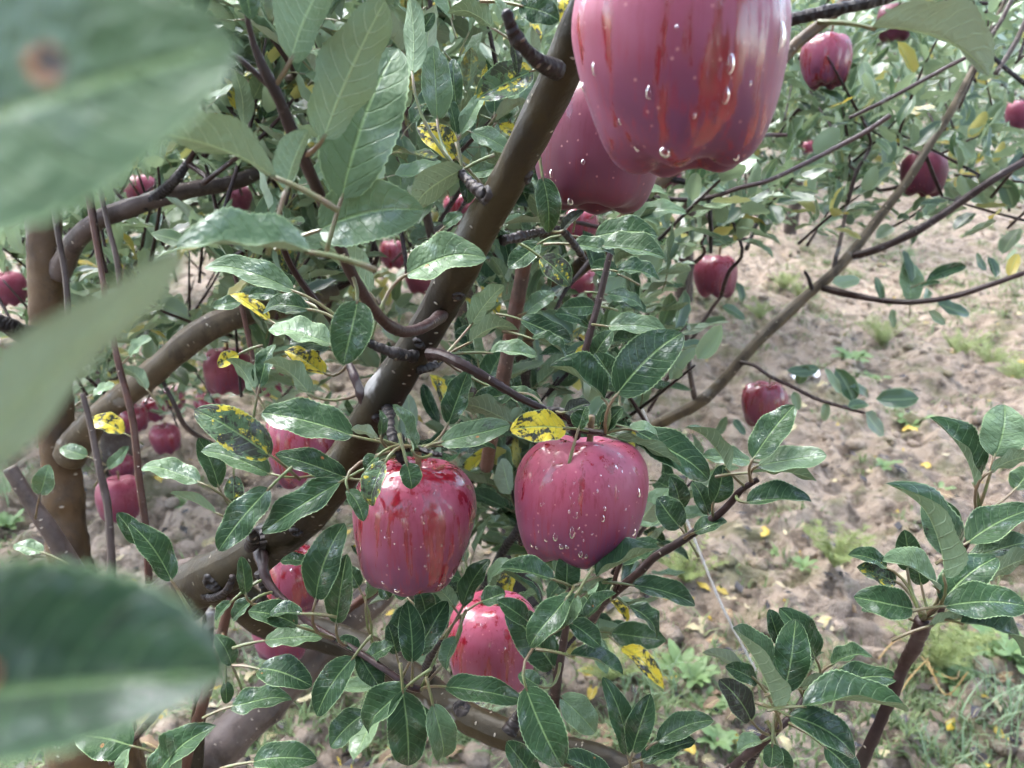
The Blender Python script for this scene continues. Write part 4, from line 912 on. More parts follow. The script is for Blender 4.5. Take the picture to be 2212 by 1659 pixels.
FT = [(-1.35, 2.6, 1.75, 0.85, 210, 'leafy apple tree just behind the left trunk'),
      (-0.15, 3.2, 1.75, 0.9, 245, 'apple tree in the row behind the diagonal limb'),
      (-2.9, 3.6, 2.0, 1.0, 210, 'apple tree behind the large blurred leaf in the upper corner'),
      (1.0, 4.7, 2.0, 0.95, 245, 'apple tree behind the largest apple'),
      (3.3, 4.6, 2.0, 1.3, 280, 'apple tree filling the upper right corner'),
      (-1.0, 5.0, 2.0, 1.1, 280, 'apple tree beyond the left trunk in the second row'),
      (0.1, 6.0, 2.25, 1.1, 245, 'second-row apple tree seen between the limb and the largest apple'),
      (-3.4, 6.2, 2.25, 1.2, 210, 'apple tree of the second row in the far left'),
      (2.2, 6.6, 2.25, 1.2, 280, 'second-row apple tree above the bare soil'),
      (-2.05, 2.9, 1.75, 0.85, 245, 'apple tree in the gap between the left trunk and the blurred leaves'), (-0.75, 3.9, 2.0, 0.9, 280, 'apple tree right of the left trunk in the next row'), (0.45, 4.2, 2.0, 0.85, 245, 'apple tree behind the yellow leaf at the top of the limb'), (-2.3, 4.8, 2.0, 1.0, 245, 'apple tree in the next row left of the trunk'),
      (4.6, 6.9, 2.25, 1.2, 245, 'second-row apple tree at the right edge')]
for i, (x, y, h, s, ns, lab) in enumerate(FT): far_tree(x, y, h, s, ns, lab, 100 + i)
for i, (x, y, lab) in enumerate([(-1.5, -1.8, 'unseen apple tree added behind the viewer on the left to block sky light'), (0.1, -2.3, 'unseen apple tree added straight behind the viewer to block sky light'), (1.6, -1.9, 'unseen apple tree added behind the viewer on the right to block sky light')]):  # added outside the view to block low sky and shade the near leaves
    far_tree(x, y, 2.5, 1.0, 210, lab, 700 + i, leaf=0.11)
k = 0
rsf = random.Random(5)
for row, yy in enumerate((8.5, 11.0, 14.0, 18.0)):
    n = 6 + row
    for i in range(n):
        x = (i - (n - 1) / 2) * (1.75 + 0.1 * row) + rsf.uniform(-.3, .3); y = yy + rsf.uniform(-.5, .5)
        pr = proj((x, y, float(far_rise(y)) + 1.2))
        if pr is None or not (-150 < pr[0] < 2360) or (row >= 2 and x < 1.0) or 480 < pr[0] < 900: continue
        far_tree(x, y, 2.3 + rsf.uniform(-.25, .25), 1.2, 175, ['pale apple tree in the third row up the slope', 'pale apple tree in the fourth row up the slope', 'hazy apple tree in the fifth row up the slope', 'hazy apple tree in the last row under the sky'][row], 300 + k, nl=9, leaf=0.095 + 0.012 * row)
        k += 1

# ================================================================== apples
def apple_mesh(rad, hs, seed, ns=56, nr=44, lob=1.0, taper=1.0):
    rs = np.random.RandomState(seed)
    pf = np.array([(0.0, 0.60), (0.07, 0.64), (0.15, 0.78), (0.30, 0.90), (0.50, 0.93), (0.72, 0.84), (0.91, 0.60), (0.99, 0.29), (0.985, -0.03), (0.94, -0.34), (0.865, -0.62), (0.76, -0.84), (0.61, -0.97), (0.42, -1.0), (0.28, -0.93), (0.14, -0.80), (0.0, -0.74)], float)
    pp = catmull([np.array([a, b, 0]) for a, b in pf], 4)[:, :2]
    th = np.arange(ns) * 2 * np.pi / ns; V = []; ph = rs.rand() * 6.28; am = 1 + 0.35 * (rs.rand(5) - 0.5); lean = (rs.rand(2) - 0.5) * 0.10
    for i, (r, z) in enumerate(pp):
        kb = np.clip((-z - 0.45) / 0.5, 0, 1); kt = np.clip((z - 0.45) / 0.4, 0, 1)
        c5 = np.cos(5 * th + ph); li = am[((th * 5 + ph) / (2 * np.pi)).astype(int) % 5]
        rr = r * (1 + lob * c5 * (0.05 * kb + 0.022 * kt + 0.005) * li)
        if z < 0.3: rr = rr * (1 - (taper - 1) * (0.3 - z))
        zz = z * hs - lob * 0.085 * kb * np.maximum(c5, -0.6) * li * np.minimum(r * 2.2, 1) + lob * 0.03 * kt * c5 * np.minimum(r * 2, 1)
        V.append(np.stack([rr * np.cos(th) + lean[0] * z, rr * np.sin(th) + lean[1] * z, zz], 1))
    V = np.concatenate(V) * rad; F = []
    for i in range(len(pp) - 1):
        for j in range(ns):
            a = i * ns + j; b = i * ns + (j + 1) % ns; F.append([a, a + ns, b + ns, b])
    return V, F
def drop_mesh(r, long):
    V = []; F = []; n = 10; m = 8
    for i in range(m + 1):
        t = i / m; th = t * math.pi; rr = math.sin(th) * (1 - 0.45 * (t if long > 1.2 else 0) ** 1.5)
        for j in range(n): a = j * 2 * math.pi / n; V.append((rr * math.cos(a) * r, -math.cos(th) * r * long, rr * math.sin(a) * r * 0.75))
    for i in range(m):
        for j in range(n): a = i * n + j; b = i * n + (j + 1) % n; F.append([a, b, b + n, a + n])
    return V, F
SHARED = {}
def apple(x, y, d, w, label, wet=0.0, dark=0.0, h=0.97, seed=1, drops=(), tilt=(0, 0), group=None, lob=1.0, stem=True, taper=1.0):
    c = P(x, y, d); rad = w * d / FV / 2; near = w > 90
    if near:
        V, F = apple_mesh(rad, h, seed, lob=lob, taper=taper)
        Rm = np.array((Matrix.Rotation(R(-tilt[0] - 9), 3, 'X') @ Matrix.Rotation(R(tilt[1]), 3, 'Y'))); V = V @ Rm.T
        o = mk('apple', V + np.array(c), F, M_APPLE, None, c)
    else:
        key = seed % 4
        if key not in SHARED: SHARED[key] = apple_mesh(1.0, 0.96, 50 + key, 28, 24)
        V, F = SHARED[key]; o = mk('apple', V * rad + np.array(c), F, M_APPLE, None, c)
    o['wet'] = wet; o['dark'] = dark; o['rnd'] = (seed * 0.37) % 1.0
    tag(o, label, 'apple', group or 'red apples hanging in the orchard')
    if stem:
        b = Vector(c) + Vector((0, 0, rad * 0.5 * h)); e = Vector(c) + Vector((rad * 0.12, 0, rad * 1.30)); 
        p = catmull([b, b.lerp(e, 0.55) + Vector((rad * 0.05, 0, 0)), e], 4); TV, TF, TU = tube(p, np.linspace(rad * 0.035, rad * 0.06, len(p)), 7, 0.05, seed)
        mk('stem', TV, TF, M_STEM, o, c, TU)
    if drops:
        tree = BVHTree.FromPolygons([Vector(v) for v in (V + np.array(c))], F)
        for (dx, dy, sz, lg) in drops:
            hit = tree.ray_cast(CAM, ray(dx, dy).normalized())
            if hit[0] is None: hit = tree.find_nearest(P(dx, dy, d))
            p, nrm = hit[0], hit[1]; 
            if nrm.dot(CAM - p) < 0 and hit[0] is not None and tree.ray_cast(CAM, ray(dx, dy).normalized())[0] is not None: nrm = -nrm
            r = sz * d / FV / 2; DV, DF = drop_mesh(r, lg); up = Vector((0, 0, 1))
            if abs(nrm.z) > 0.93: a = Vector((1, 0, 0)) if lg < 1.3 else up
            else: a = (up - nrm * up.dot(nrm)).normalized()
            M = np.array(frame(a, nrm if abs(nrm.dot(a)) < 0.9 else Vector((0, -1, 0))))
            mk('water_drop', np.array(DV) @ M.T + np.array(p + nrm * r * 0.2), DF, M_WATER, o, p)
    return o
def MICRO(x, y, rx, ry, n, sd_):
    r = random.Random(sd_); o = []
    for _ in range(n):
        a = r.uniform(0, 6.28); k = math.sqrt(r.random()); o.append((x + rx * k * math.cos(a), y + ry * k * math.sin(a), r.uniform(2.5, 5.5), r.uniform(1.0, 1.8)))
    return o
D1 = [(1577, 138, 20, 1.9), (1567, 207, 18, 1.8), (1402, 200, 15, 1.8), (1285, 150, 15, 1.8), (1251, 192, 14, 1.4), (1686, 75, 22, 2.2), (1437, 328, 24, 1.1), (1376, 320, 12, 1.4), (1500, 250, 8, 1.6), (1340, 262, 9, 1.6), (1590, 340, 14, 1.3), (1462, 60, 9, 1.5), (1620, 180, 7, 1.4)]
apple(1470, 122, 0.31, 465, 'largest blurred purple-red apple with water drops at the top edge', 0.045, 0, 1.0, 3, D1, (4, -3), lob=0.5, taper=1.08)
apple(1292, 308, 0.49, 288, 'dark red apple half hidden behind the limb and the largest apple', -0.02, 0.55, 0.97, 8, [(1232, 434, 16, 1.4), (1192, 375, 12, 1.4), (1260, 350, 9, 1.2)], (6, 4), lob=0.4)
apple(1253, 1072, 0.50, 288, 'pink bloomed apple under the yellow spotted leaf, right of the pair in focus', -0.015, 0, 0.925, 12,
      [(1378, 1064, 13, 1.6), (1200, 1160, 14, 1.4), (1236, 1150, 14, 2.0), (1213, 1180, 12, 1.2), (1302, 1120, 10, 1.6), (1254, 1196, 12, 1.5), (1266, 1201, 9, 1.3), (1150, 1175, 11, 1.4), (1368, 1150, 13, 1.5), (1160, 1182, 8, 1.2), (1225, 1181, 9, 1.1), (1328, 1200, 10, 1.4), (1180, 1166, 8, 1.2), (1290, 1060, 6, 1.5), (1230, 1105, 6, 1.5), (1306, 1098, 7, 1.6), (1170, 1090, 6, 1.2)] + MICRO(1253, 1090, 125, 105, 34, 3), (9, 3), lob=0.65)
apple(893, 1128, 0.50, 268, 'glossy red apple with wet streaks, left of the pair in focus', 0.065, 0.10, 1.05, 5, lob=0.3, taper=1.08, drops=
      [(974, 1244, 12, 1.2), (1012, 1188, 11, 1.6), (858, 1274, 13, 0.9), (918, 1222, 6, 1.3), (828, 1258, 7, 1.1), (949, 1262, 10, 1.0), (780, 1185, 6, 1.4), (905, 1035, 8, 1.6)] + MICRO(893, 1150, 105, 105, 16, 4), tilt=(6, 5))
apple(1066, 1385, 0.68, 200, 'pink apple lowest in the middle, between dark wet leaves', 0.0, 0, 1.02, 17, [(1040, 1350, 5, 1.5), (1090, 1400, 5, 1.5)], (3, 2), lob=0.4)
apple(660, 958, 0.86, 166, 'pink-red apple covered by the dark blotched leaves beside the limb', 0.06, 0, 1.05, 21, (), (2, -3))
apple(640, 1245, 0.90, 132, 'bright red apple just below the limb with a wet dimple', 0.10, 0, 1.02, 25, [(630, 1232, 7, 1.2)], (10, 12))
apple(608, 1360, 0.98, 124, 'dull red apple under the bowed leaves below the limb', -0.08, 0, 0.95, 26, (), (3, 0))
apple(491, 798, 1.32, 100, 'rosy apple beside the yellow and black leaf under the brown side branch', -0.02, 0.05, 0.98, 31, (), (3, 2))
apple(1545, 594, 1.50, 95, 'red apple hanging alone over the soil, upper of the two', 0.03, 0.15, 0.93, 33, (), (2, 2))
apple(1652, 871, 1.46, 98, 'dark red apple hanging on the thin twig across the soil', 0.06, 0.35, 0.97, 36, (), (0, -2))
apple(1784, 129, 1.32, 108, 'pink-red apple with a leaf across it right of the largest apple', 0.06, 0, 0.98, 38, (), (4, 2))
apple(1995, 374, 1.50, 96, 'purple-red apple crossed by a thin branch in the upper right', -0.08, 0.35, 0.93, 41, (), (2, 5))
apple(258, 1074, 1.48, 96, 'purple-red apple behind the suckers low on the left', -0.1, 0.15, 0.95, 43, (), (2, 0))
SM = [(585, 823, 60, 'small red apple behind the rosy one', 0.05, 0), (20, 622, 72, 'purple-pink apple cut by the left edge beside the trunk', -0.08, 0.1), (305, 411, 70, 'pink apple above the grey forked branch', 0.0, 0), (346, 402, 44, 'small apple tucked behind the pink apple on the grey branch', 0.05, 0),
      (517, 427, 56, 'dark red apple at the end of the grey branch', -0.05, 0.5), (357, 946, 64, 'red apple low behind the yellow freckled leaf', 0.0, 0.25), (289, 902, 58, 'red apple behind the reddish sucker', 0.05, 0.15), (262, 1006, 54, 'small purple apple above the low apple behind the suckers', 0.0, 0.25),
      (448, 876, 56, 'apple half hidden above the yellow and black leaf', 0.05, 0), (376, 858, 48, 'small apple under the brown side branch', 0.05, 0.2), (330, 884, 50, 'second small apple under the brown side branch', 0.08, 0),
      (993, 450, 72, 'pink apple directly left of the diagonal limb', 0.04, 0), (1256, 486, 74, 'bright red apple below the half-hidden dark apple', 0.1, 0), (850, 548, 60, 'red apple behind the shoot with the hooked base', 0.06, 0.1), (906, 600, 64, 'dark red apple in shade left of the limb', 0, 0.55),
      (1258, 612, 62, 'dark red apple behind the orange-brown limb', 0, 0.5), (1205, 662, 46, 'small shaded apple at the foot of the orange-brown limb', 0, 0.45), (1935, 46, 78, 'dark purple apple under the overhanging leaf at the top', -0.05, 0.55), (2206, 247, 62, 'pink apple at the right edge', -0.05, 0),
      (1450, 385, 44, 'small red apple just under the largest apple', 0.05, 0.3), (1408, 465, 40, 'small red apple near the crossing thin twig', 0.05, 0.2), (1015, 1232, 62, 'dull red apple between the two focused apples, farther off', -0.02, 0.2), (10, 770, 54, 'red apple at the left edge under the dark stub', 0, 0.3),
      (1075, 1088, 40, 'small pink apple in the gap between the two focused apples', 0, 0.1), (705, 52, 46, 'red apple among leaves at the top, left of the limb', 0.05, 0.1), (885, 215, 30, 'small red apple deep in the leaves left of the limb', 0.05, 0.1)]
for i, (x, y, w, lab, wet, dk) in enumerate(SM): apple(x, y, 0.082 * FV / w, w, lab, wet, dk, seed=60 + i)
TINY = [(418, 603, 24), (445, 583, 22), (446, 618, 21), (466, 614, 16)]
for i, (x, y, w) in enumerate(TINY): apple(x, y, 0.08 * FV / w, w, 'tiny red apple of the distant cluster left of centre', 0.06, 0, seed=90 + i, group='distant cluster of apples')
TINY2 = [(1747, 316, 25), (2038, 113, 17), (2008, 153, 20), (2008, 233, 22), (1990, 281, 18), (1588, 477, 18), (1612, 486, 18), (1821, 453, 14), (1791, 517, 18), (1960, 330, 13), (1480, 430, 20), (2046, 1435, 17)]
for i, (x, y, w) in enumerate(TINY2[:-1]): apple(x, y, 0.08 * FV / w, w, 'tiny pink apple in the foliage on the upper right', 0.07, 0, seed=120 + i, group='tiny apples in the far foliage')
for i, (x, y, w) in enumerate([(990, 78, 9), (1002, 79, 11), (974, 102, 9), (1012, 153, 9), (1027, 108, 9), (560, 130, 14), (765, 60, 12), (200, 510, 22), (10, 505, 16), (25, 508, 17), (365, 365, 16), (250, 660, 18), (690, 330, 15)]):
    apple(x, y, 0.08 * FV / w, w, 'tiny red dot of an apple far off among the leaves', 0.08, 0, seed=140 + i, group='tiny apples in the far foliage')
g = G(2046, 1435); fa = apple(2046, 1435, (g - CAM).dot(FWD) * 0.99, 17, 'little fallen fruit on the ground in the weeds', 0.05, 0, seed=171, group='fallen fruit', stem=False)
fa.location.z = float(gheight(g.x, g.y)) + 0.01

# ================================================================== things on the ground
def ground_pt(x, y):
    g = G(x, y); return Vector((g.x, g.y, float(gheight(g.x, g.y))))
def flat_leaf_mat(name, c1, c2, rough=0.55):
    N = NT(name); tc = N.n('ShaderNodeTexCoord').outputs['Object']; u = N.sep(N.n('ShaderNodeUVMap').outputs[0])
    t = N.math('ABSOLUTE', N.math('SUBTRACT', u[1], 0.5)); n = N.noise(tc, 90, 4, 0.6)
    col = N.mix(N.ss(n, 0.4, 0.65), c1, c2); col = N.mix(N.math('SUBTRACT', 1.0, N.ss(t, 0.01, 0.05)), col, (0.5, 0.42, 0.2))
    return N.done(N.bsdf(col, rough, N.bump(n, 0.5, 0.002)))
MF = {'yellow': flat_leaf_mat('fallen_yellow', (0.42, 0.27, 0.02), (0.38, 0.30, 0.06)), 'pale': flat_leaf_mat('fallen_pale', (0.40, 0.34, 0.19), (0.28, 0.22, 0.12)),
      'tan': flat_leaf_mat('fallen_tan', (0.20, 0.12, 0.06), (0.13, 0.08, 0.04)), 'dark': flat_leaf_mat('fallen_dark', (0.025, 0.018, 0.025), (0.05, 0.036, 0.042), 0.35)}
FM = {}
for cn, m in MF.items():
    for v in range(4):
        V, F, UV = leaf_shape(1, 0.55, 5 + 10 * v, 0.10 * (v - 1.2), 0.07, 0.06 * (v - 1.5), 30 + v, 8, 4, 0, 30 * (v % 2), 0.1 * (v % 3))
        o = mk('fallen_leaf', V, F, m, None, None, UV); FM[cn, v] = o.data; bpy.data.objects.remove(o)
LBL = {'yellow': 'bright yellow fallen leaf lying on the bare soil', 'pale': 'pale cream fallen leaf lying on the soil', 'tan': 'curled tan dead leaf on the soil', 'dark': 'blackish purple rotting leaf on the soil'}
rg = random.Random(77); spots = []
for (x, y, c) in [(1650, 1146, 'yellow'), (1728, 1188, 'yellow'), (2130, 1535, 'yellow'), (1790, 1350, 'pale'), (1560, 1280, 'pale'), (1575, 1270, 'yellow'), (1740, 1172, 'dark'), (1880, 1025, 'dark'), (1900, 1030, 'dark'), (1830, 1030, 'dark'), (1800, 1040, 'pale'), (1995, 1005, 'yellow'), (1570, 1600, 'yellow'), (1375, 1375, 'pale'), (1400, 1385, 'pale'), (1275, 1500, 'yellow'), (690, 1460, 'yellow'), (840, 1600, 'yellow'), (600, 1590, 'pale'), (700, 1570, 'pale'), (1885, 1140, 'tan'), (1515, 1330, 'pale'), (1805, 1165, 'dark'), (1530, 1395, 'dark'), (2150, 695, 'pale'), (2190, 700, 'pale'), (1900, 840, 'pale'), (2170, 825, 'pale'), (1945, 940, 'yellow'), (2190, 1235, 'pale'), (1345, 1285, 'pale')]: spots.append((x, y, c))
for _ in range(240):
    q = rg.random(); spots.append((rg.uniform(-50, 2260), rg.uniform(560, 1700) if q < 0.8 else rg.uniform(1350, 1700), rg.choices(['yellow', 'pale', 'tan', 'dark'], [0.07, 0.34, 0.33, 0.26])[0]))
for i, (x, y, c) in enumerate(spots[:270]):
    p = ground_pt(x, y); o = bpy.data.objects.new('fallen_leaf', FM[c, rg.randrange(4)]); COL.objects.link(o)
    s = rg.uniform(0.035, 0.062); o.rotation_euler = (rg.uniform(-.45, .45), rg.uniform(-.45, .45), rg.uniform(0, 6.28)); o.scale = (s, s, s); o.location = p + Vector((0, 0, 0.012))
    tag(o, LBL[c], 'fallen leaf', 'fallen leaves on the soil')

def blades(pts, n, L, wd, rs, lean=0.6, seg=3):
    V = []; F = []; U = []; A = []
    for (c, rad) in pts:
        for _ in range(n):
            a = rs.uniform(0, 6.28); r = rad * math.sqrt(rs.random()); x = c[0] + r * math.cos(a); y = c[1] + r * math.sin(a); z = float(gheight(x, y)) - 0.004
            an = rs.uniform(0, 6.28); l = L * rs.uniform(.5, 1.2); ln = lean * rs.uniform(.2, 1.2); dx, dy = math.cos(an), math.sin(an); k0 = len(V)
            for s in range(seg + 1):
                t = s / seg; q = wd * (1 - t) ** 0.7 / 2 + 0.0002; px = x + dx * l * ln * t * t; py = y + dy * l * ln * t * t; pz = z + l * (t - 0.35 * ln * t * t)
                V += [(px - dy * q, py + dx * q, pz), (px + dy * q, py - dx * q, pz)]; U += [(t, 0), (t, 1)]
            for s in range(seg): b = k0 + 2 * s; F.append([b, b + 1, b + 3, b + 2])
    return V, F, U
def weed_mat(name, c1, c2):
    N = NT(name); tc = N.n('ShaderNodeTexCoord').outputs['Object']; rnd = N.n('ShaderNodeNewGeometry').outputs['Random Per Island']
    col = N.mix(rnd, c1, c2); b = N.bsdf(col, 0.5, None, Specular_IOR_Level=0.4)
    tr = N.n('ShaderNodeBsdfTranslucent'); N.l(col, tr.inputs[0]); mx = N.n('ShaderNodeMixShader'); mx.inputs[0].default_value = 0.3; N.l(b, mx.inputs[1]); N.l(tr.outputs[0], mx.inputs[2])
    return N.done(mx.outputs[0])
M_GRASS = weed_mat('grass', (0.16, 0.24, 0.12), (0.26, 0.34, 0.20)); M_FEATH = weed_mat('feathery_weed', (0.22, 0.27, 0.09), (0.32, 0.36, 0.15)); M_ROS = weed_mat('broad_weed', (0.11, 0.19, 0.06), (0.20, 0.29, 0.12)); M_COVER = weed_mat('ground_cover', (0.085, 0.13, 0.045), (0.22, 0.27, 0.12))
M_STRAW = simple('straw', (0.34, 0.20, 0.06), (0.42, 0.30, 0.14), 60, 0.6)
def grass_tuft(x, y, n, L, rad, label, mat=None):
    p = ground_pt(x, y); rs = random.Random(int(x * 3 + y)); r = empty('grass_tuft', p)
    V, F, U = blades([((p.x, p.y), rad)], n, L, 0.0045, rs, 0.9, 4); mk('blades', V, F, mat or M_GRASS, r, p, U); tag(r, label, 'grass', 'grass tufts on the soil'); r.children[0]['kind'] = 'stuff'
def feather(x, y, h, label, n=9):
    p = ground_pt(x, y); rs = random.Random(int(x + y * 5)); r = empty('weed_plant', p); SV = []; SF = []; LV = []; LF = []
    for _ in range(n):
        an = rs.uniform(0, 6.28); e = p + Vector((math.cos(an) * h * 1.1 * rs.random(), math.sin(an) * h * 1.1 * rs.random(), h * rs.uniform(.6, 1.1))); pa = catmull([p, p.lerp(e, .5) + Vector((0, 0, h * .06)), e], 5)
        V, F, _u = tube(pa, np.linspace(.0016, .0006, len(pa)), 4, 0, 0); k0 = len(SV); SV += V.tolist(); SF += [[q + k0 for q in f] for f in F]
        for k in range(2, len(pa)):
            for m in range(10):
                a2 = rs.uniform(0, 6.28); l = h * 0.18 * rs.uniform(.5, 1.2); d = Vector((math.cos(a2), math.sin(a2), rs.uniform(.1, .9))).normalized() * l; s = d.orthogonal().normalized() * 0.0012; q = Vector(pa[k]); b = len(LV)
                LV += [tuple(q - s), tuple(q + s), tuple(q + d)]; LF.append([b, b + 1, b + 2])
    mk('stalk', SV, SF, M_FEATH, r, p); o = mk('foliage', LV, LF, M_FEATH, r, p, smooth=False); o['kind'] = 'stuff'; tag(r, label, 'weed', 'weeds on the soil')
def rosette(x, y, size, n, label, up=0.5):
    p = ground_pt(x, y); rs = random.Random(int(x * 2 + y)); r = empty('weed_plant', p)
    for i in range(n):
        a = i * 2.4; d = Vector((math.cos(a), math.sin(a), up * rs.uniform(.4, 1.4))).normalized(); V, F, UV = leaf_shape(size * rs.uniform(.6, 1.1), size * 0.34, 14, 0.10, 0.05, 0, i, 7, 4)
        M = np.array(frame(d, Vector((-math.cos(a) * .5, -math.sin(a) * .5, 1)))); mk('leaf', V @ M.T + np.array(p), F, M_ROS, r, p, UV)
    tag(r, label, 'weed', 'weeds on the soil')
for a in [(1905, 745, .17, 'feathery pale weed standing in the bare soil'), (2070, 770, .15, 'feathery weed right of the tallest pale one'), (2140, 800, .13, 'low feathery weed near the right edge'), (2195, 830, .12, 'feathery weed touching the right edge above the shoot'),
          (1730, 650, .13, 'feathery green patch beside the upper hanging apple'), (1690, 630, .12, 'yellowish feathery weed under the upper hanging apple'), (1800, 1250, .13, 'feathery weed with a reddish tip by the right shoot'), (1485, 1240, .12, 'pale feathery weed behind the twine'), (2020, 1450, .16, 'feathery weed behind the red right-hand shoot'), (1310, 1470, .12, 'small feathery weed below the lower leaves'), (1640, 700, .10, 'feathery tuft near the thin grey twig')]: feather(a[0], a[1], a[2] * 0.85, a[3], 22)
for a in [(1835, 800, .11, 11, 'bright green broad-leaved weed in the middle of the soil'), (1880, 820, .09, 8, 'broad weed beside the brightest green one'), (1965, 925, .10, 10, 'grey-green rosette weed below the bare patch'), (1685, 1175, .045, 9, 'small green rosette near the yellow fallen leaf'), (1735, 1225, .045, 8, 'tiny seedling rosette left of the shoot'), (1905, 1045, .06, 9, 'small rosette by the dark rotting leaves'), (2030, 1050, .06, 8, 'seedling rosette under the folded leaf'),
          (1500, 1480, .06, 14, 'leafy weed left of the lower right shoot'), (1530, 1530, .055, 14, 'leafy weed under the lower right shoot'), (2150, 1420, .09, 16, 'leafy weed by the right edge below the shoot'), (2200, 1450, .08, 12, 'leafy weed cut by the right edge'), (2060, 1480, .08, 14, 'leafy weed behind the dry straw'), (1470, 1440, .08, 10, 'pale leafy weed beside the twine'), (395, 1085, .05, 8, 'small seedling left of the diagonal limb'), (20, 1150, .07, 10, 'weed at the left edge near the trunk'), (1545, 1620, .05, 12, 'leafy weed at the bottom left of the lower shoot')]: rosette(*a)
for a in [(2120, 1590, 55, .10, .07, 'pale blue-green grass tuft in the lower right corner'), (2180, 1540, 50, .09, .06, 'grass tuft at the right edge near the corner'), (2040, 1625, 40, .08, .06, 'grass tuft at the bottom beside the red stem'), (1020, 1580, 50, .12, .05, 'fine grass tuft behind the lower limb'), (600, 1480, 40, .10, .05, 'grass tuft under the grey limb'), (20, 1110, 50, .12, .08, 'grass at the left edge beyond the trunk'), (1400, 1500, 40, .10, .06, 'grass tuft between the lower leaves'), (1955, 560, 50, .14, .12, 'low grass patch under the upper right branch')]: grass_tuft(*a)
rc = random.Random(9); pts = []
for _ in range(540):
    x, y = rc.choice([(rc.uniform(-60, 2270), rc.uniform(500, 760)), (rc.uniform(-60, 2270), rc.uniform(560, 1690)), (rc.uniform(-60, 2270), rc.uniform(1380, 1690)), (rc.uniform(1500, 2270), rc.uniform(480, 700))]); g = G(x, y); pts.append(((g.x, g.y), rc.uniform(.03, .14)))
V, F, U = blades(pts, 30, 0.04, 0.007, rc, 1.2, 2); tag(mk('ground_cover', V, F, M_COVER, None, None, U), 'thin low weeds and moss scattered over the soil', 'ground cover', None, 'stuff')
def clods():
    rs = np.random.RandomState(4); ph = (1 + 5 ** .5) / 2
    B = np.array([(-1, ph, 0), (1, ph, 0), (-1, -ph, 0), (1, -ph, 0), (0, -1, ph), (0, 1, ph), (0, -1, -ph), (0, 1, -ph), (ph, 0, -1), (ph, 0, 1), (-ph, 0, -1), (-ph, 0, 1)], float) / 1.9
    T = np.array([(0, 11, 5), (0, 5, 1), (0, 1, 7), (0, 7, 10), (0, 10, 11), (1, 5, 9), (5, 11, 4), (11, 10, 2), (10, 7, 6), (7, 1, 8), (3, 9, 4), (3, 4, 2), (3, 2, 6), (3, 6, 8), (3, 8, 9), (4, 9, 5), (2, 4, 11), (6, 2, 10), (8, 6, 7), (9, 8, 1)])
    Vs = []; Fs = []; n = 4500
    for i in range(n):
        y = 0.9 + 6.5 * rs.rand() ** 1.6; x = (rs.rand() - 0.45) * (1.5 + 1.4 * y); s = 0.004 + 0.030 * rs.rand() ** 3.4
        v = B * (1 + 0.35 * (rs.rand(12, 1) - .5)) * np.array([s * rs.uniform(.8, 1.5), s, s * 0.62]); a = rs.rand() * 6.28; c, q = math.cos(a), math.sin(a)
        v = np.stack([v[:, 0] * c - v[:, 1] * q, v[:, 0] * q + v[:, 1] * c, v[:, 2]], 1) + np.array([x, y, float(gheight(x, y)) + s * 0.2]); Fs.append(T + 12 * i); Vs.append(v)
    tag(mk('soil_clods', np.concatenate(Vs), np.concatenate(Fs), M_SOIL), 'crumbled lumps of tan soil', 'soil', None, 'stuff')
clods()
def litter():
    rs = np.random.RandomState(8); n = 7000; V = np.zeros((n * 4, 3)); a = rs.rand(n) * 6.28; y = 0.9 + 7.5 * rs.rand(n) ** 1.5; x = (rs.rand(n) - 0.45) * (1.6 + 1.4 * y); z = gheight(x, y) + 0.008; l = 0.006 + 0.022 * rs.rand(n) ** 2; w = l * (0.2 + 0.4 * rs.rand(n))
    for k, (u, v) in enumerate(((-1, 0), (0, -1), (1, 0), (0, 1))):
        V[k::4, 0] = x + np.cos(a) * l * u - np.sin(a) * w * v; V[k::4, 1] = y + np.sin(a) * l * u + np.cos(a) * w * v; V[k::4, 2] = z + (rs.rand(n) - 0.3) * 0.012
    N = NT('litter'); r = N.n('ShaderNodeNewGeometry').outputs['Random Per Island']; c = N.mix(N.ss(r, 0.3, 0.45), (0.02, 0.015, 0.016), (0.10, 0.065, 0.035)); c = N.mix(N.ss(r, 0.7, 0.8), c, (0.33, 0.27, 0.16)); c = N.mix(N.math('GREATER_THAN', r, 0.92), c, (0.36, 0.25, 0.02))
    tag(mk('leaf_litter', V, np.arange(n * 4).reshape(n, 4), N.done(N.bsdf(c, 0.55)), None, None, smooth=False), 'small bits of rotting leaf strewn over the soil', 'litter', None, 'stuff')
litter()
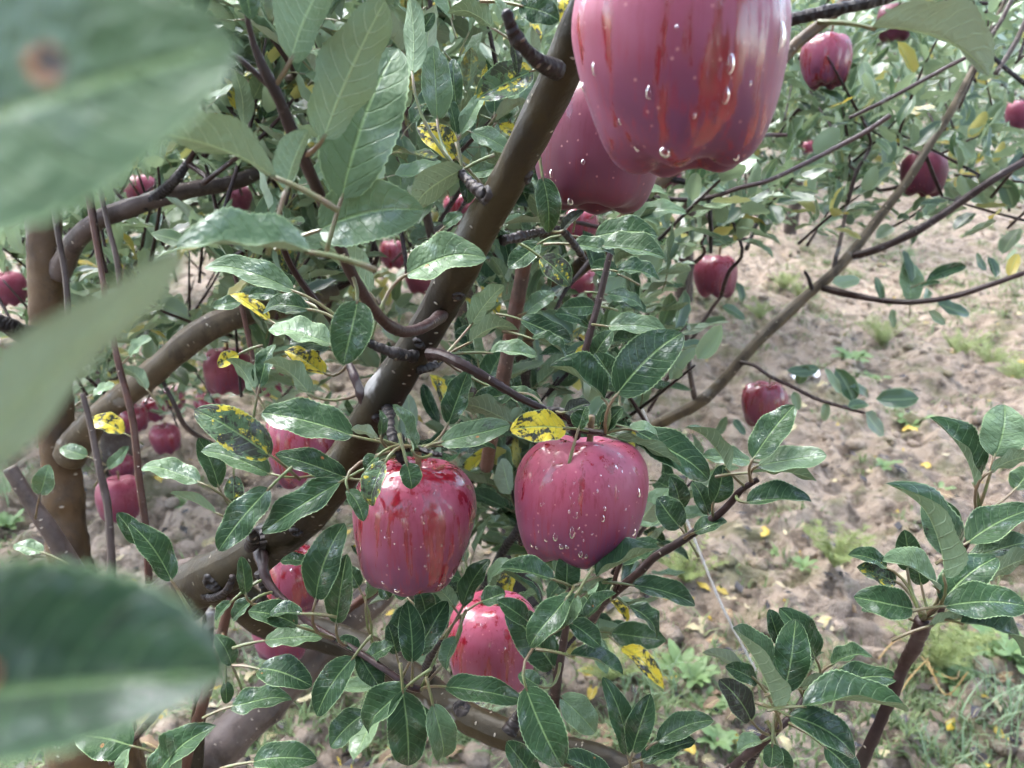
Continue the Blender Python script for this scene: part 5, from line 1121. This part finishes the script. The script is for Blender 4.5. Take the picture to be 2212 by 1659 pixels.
# dry straw stalks, white scrap, twine
p = ground_pt(1995, 1480); st = empty('dry_straw', p); tag(st, 'bent yellow straw stalks lying below the right shoot', 'straw')
for pts_ in ([(1985, 1400), (1992, 1450), (2040, 1510), (2078, 1508)], [(2000, 1450), (1965, 1490), (1940, 1515)], [(2010, 1465), (2055, 1495), (2068, 1470)], [(1900, 1410), (1930, 1390), (1950, 1370)], [(1990, 1400), (1985, 1450), (2020, 1490)], [(2090, 1395), (2110, 1365), (2125, 1372)]):
    q = [ground_pt(*a) + Vector((0, 0, 0.02 + 0.015 * (i % 2))) for i, a in enumerate(pts_)]; pa = catmull(q, 5); V, F, U = tube(pa, np.full(len(pa), 0.0017), 5, 0.1, 3); mk('stalk', V, F, M_STRAW, st, p, U)
def scrap(x, y, s, label):
    p = ground_pt(x, y); rs = np.random.RandomState(int(x)); n = 9; gx, gy = np.meshgrid(np.linspace(-1, 1, n), np.linspace(-1, 1, n)); V = np.stack([gx.ravel() * s, gy.ravel() * s * .7, (rs.rand(n * n)) * s * .8 + s * .3], 1)
    V[:, :2] += (rs.rand(n * n, 2) - .5) * s * .25; F = [[i * n + j, i * n + j + 1, (i + 1) * n + j + 1, (i + 1) * n + j] for i in range(n - 1) for j in range(n - 1)]
    o = mk('paper_scrap', V + np.array(p), F, M_WHITE, None, p); tag(o, label, 'paper scrap')
M_WHITE = simple('white_scrap', (0.78, 0.78, 0.80), (0.84, 0.84, 0.86), 30, 0.6)
scrap(1742, 838, 0.045, 'crumpled white scrap on the soil behind the lower hanging apple'); scrap(1722, 852, 0.03, 'smaller white scrap beside the crumpled one')
def twine(pts_, label, r=0.0017):
    q = [P(*a) for a in pts_]; pa = catmull(q, 10); V, F, U = tube(pa, np.full(len(pa), r), 6, 0.08, 2); o = mk('twine', V, F, M_TWINE, None, q[0], U); tag(o, label, 'twine')
e = ground_pt(1640, 1460); er = (e - CAM).dot(FWD)
twine([(1288, 640, 1.18), (1333, 760, 1.25), (1400, 915, 1.36), (1500, 1165, 1.5), (1560, 1310, 1.6), (1612, 1410, 1.72), (1640, 1460, er)], 'long white twine slanting from the limb down to the soil', 0.0021)
twine([(1206, 1180, 0.9), (1208, 1260, 0.92), (1208, 1330, 0.94), (1204, 1400, 0.97)], 'short hanging end of white twine under the right focused apple', 0.0022)
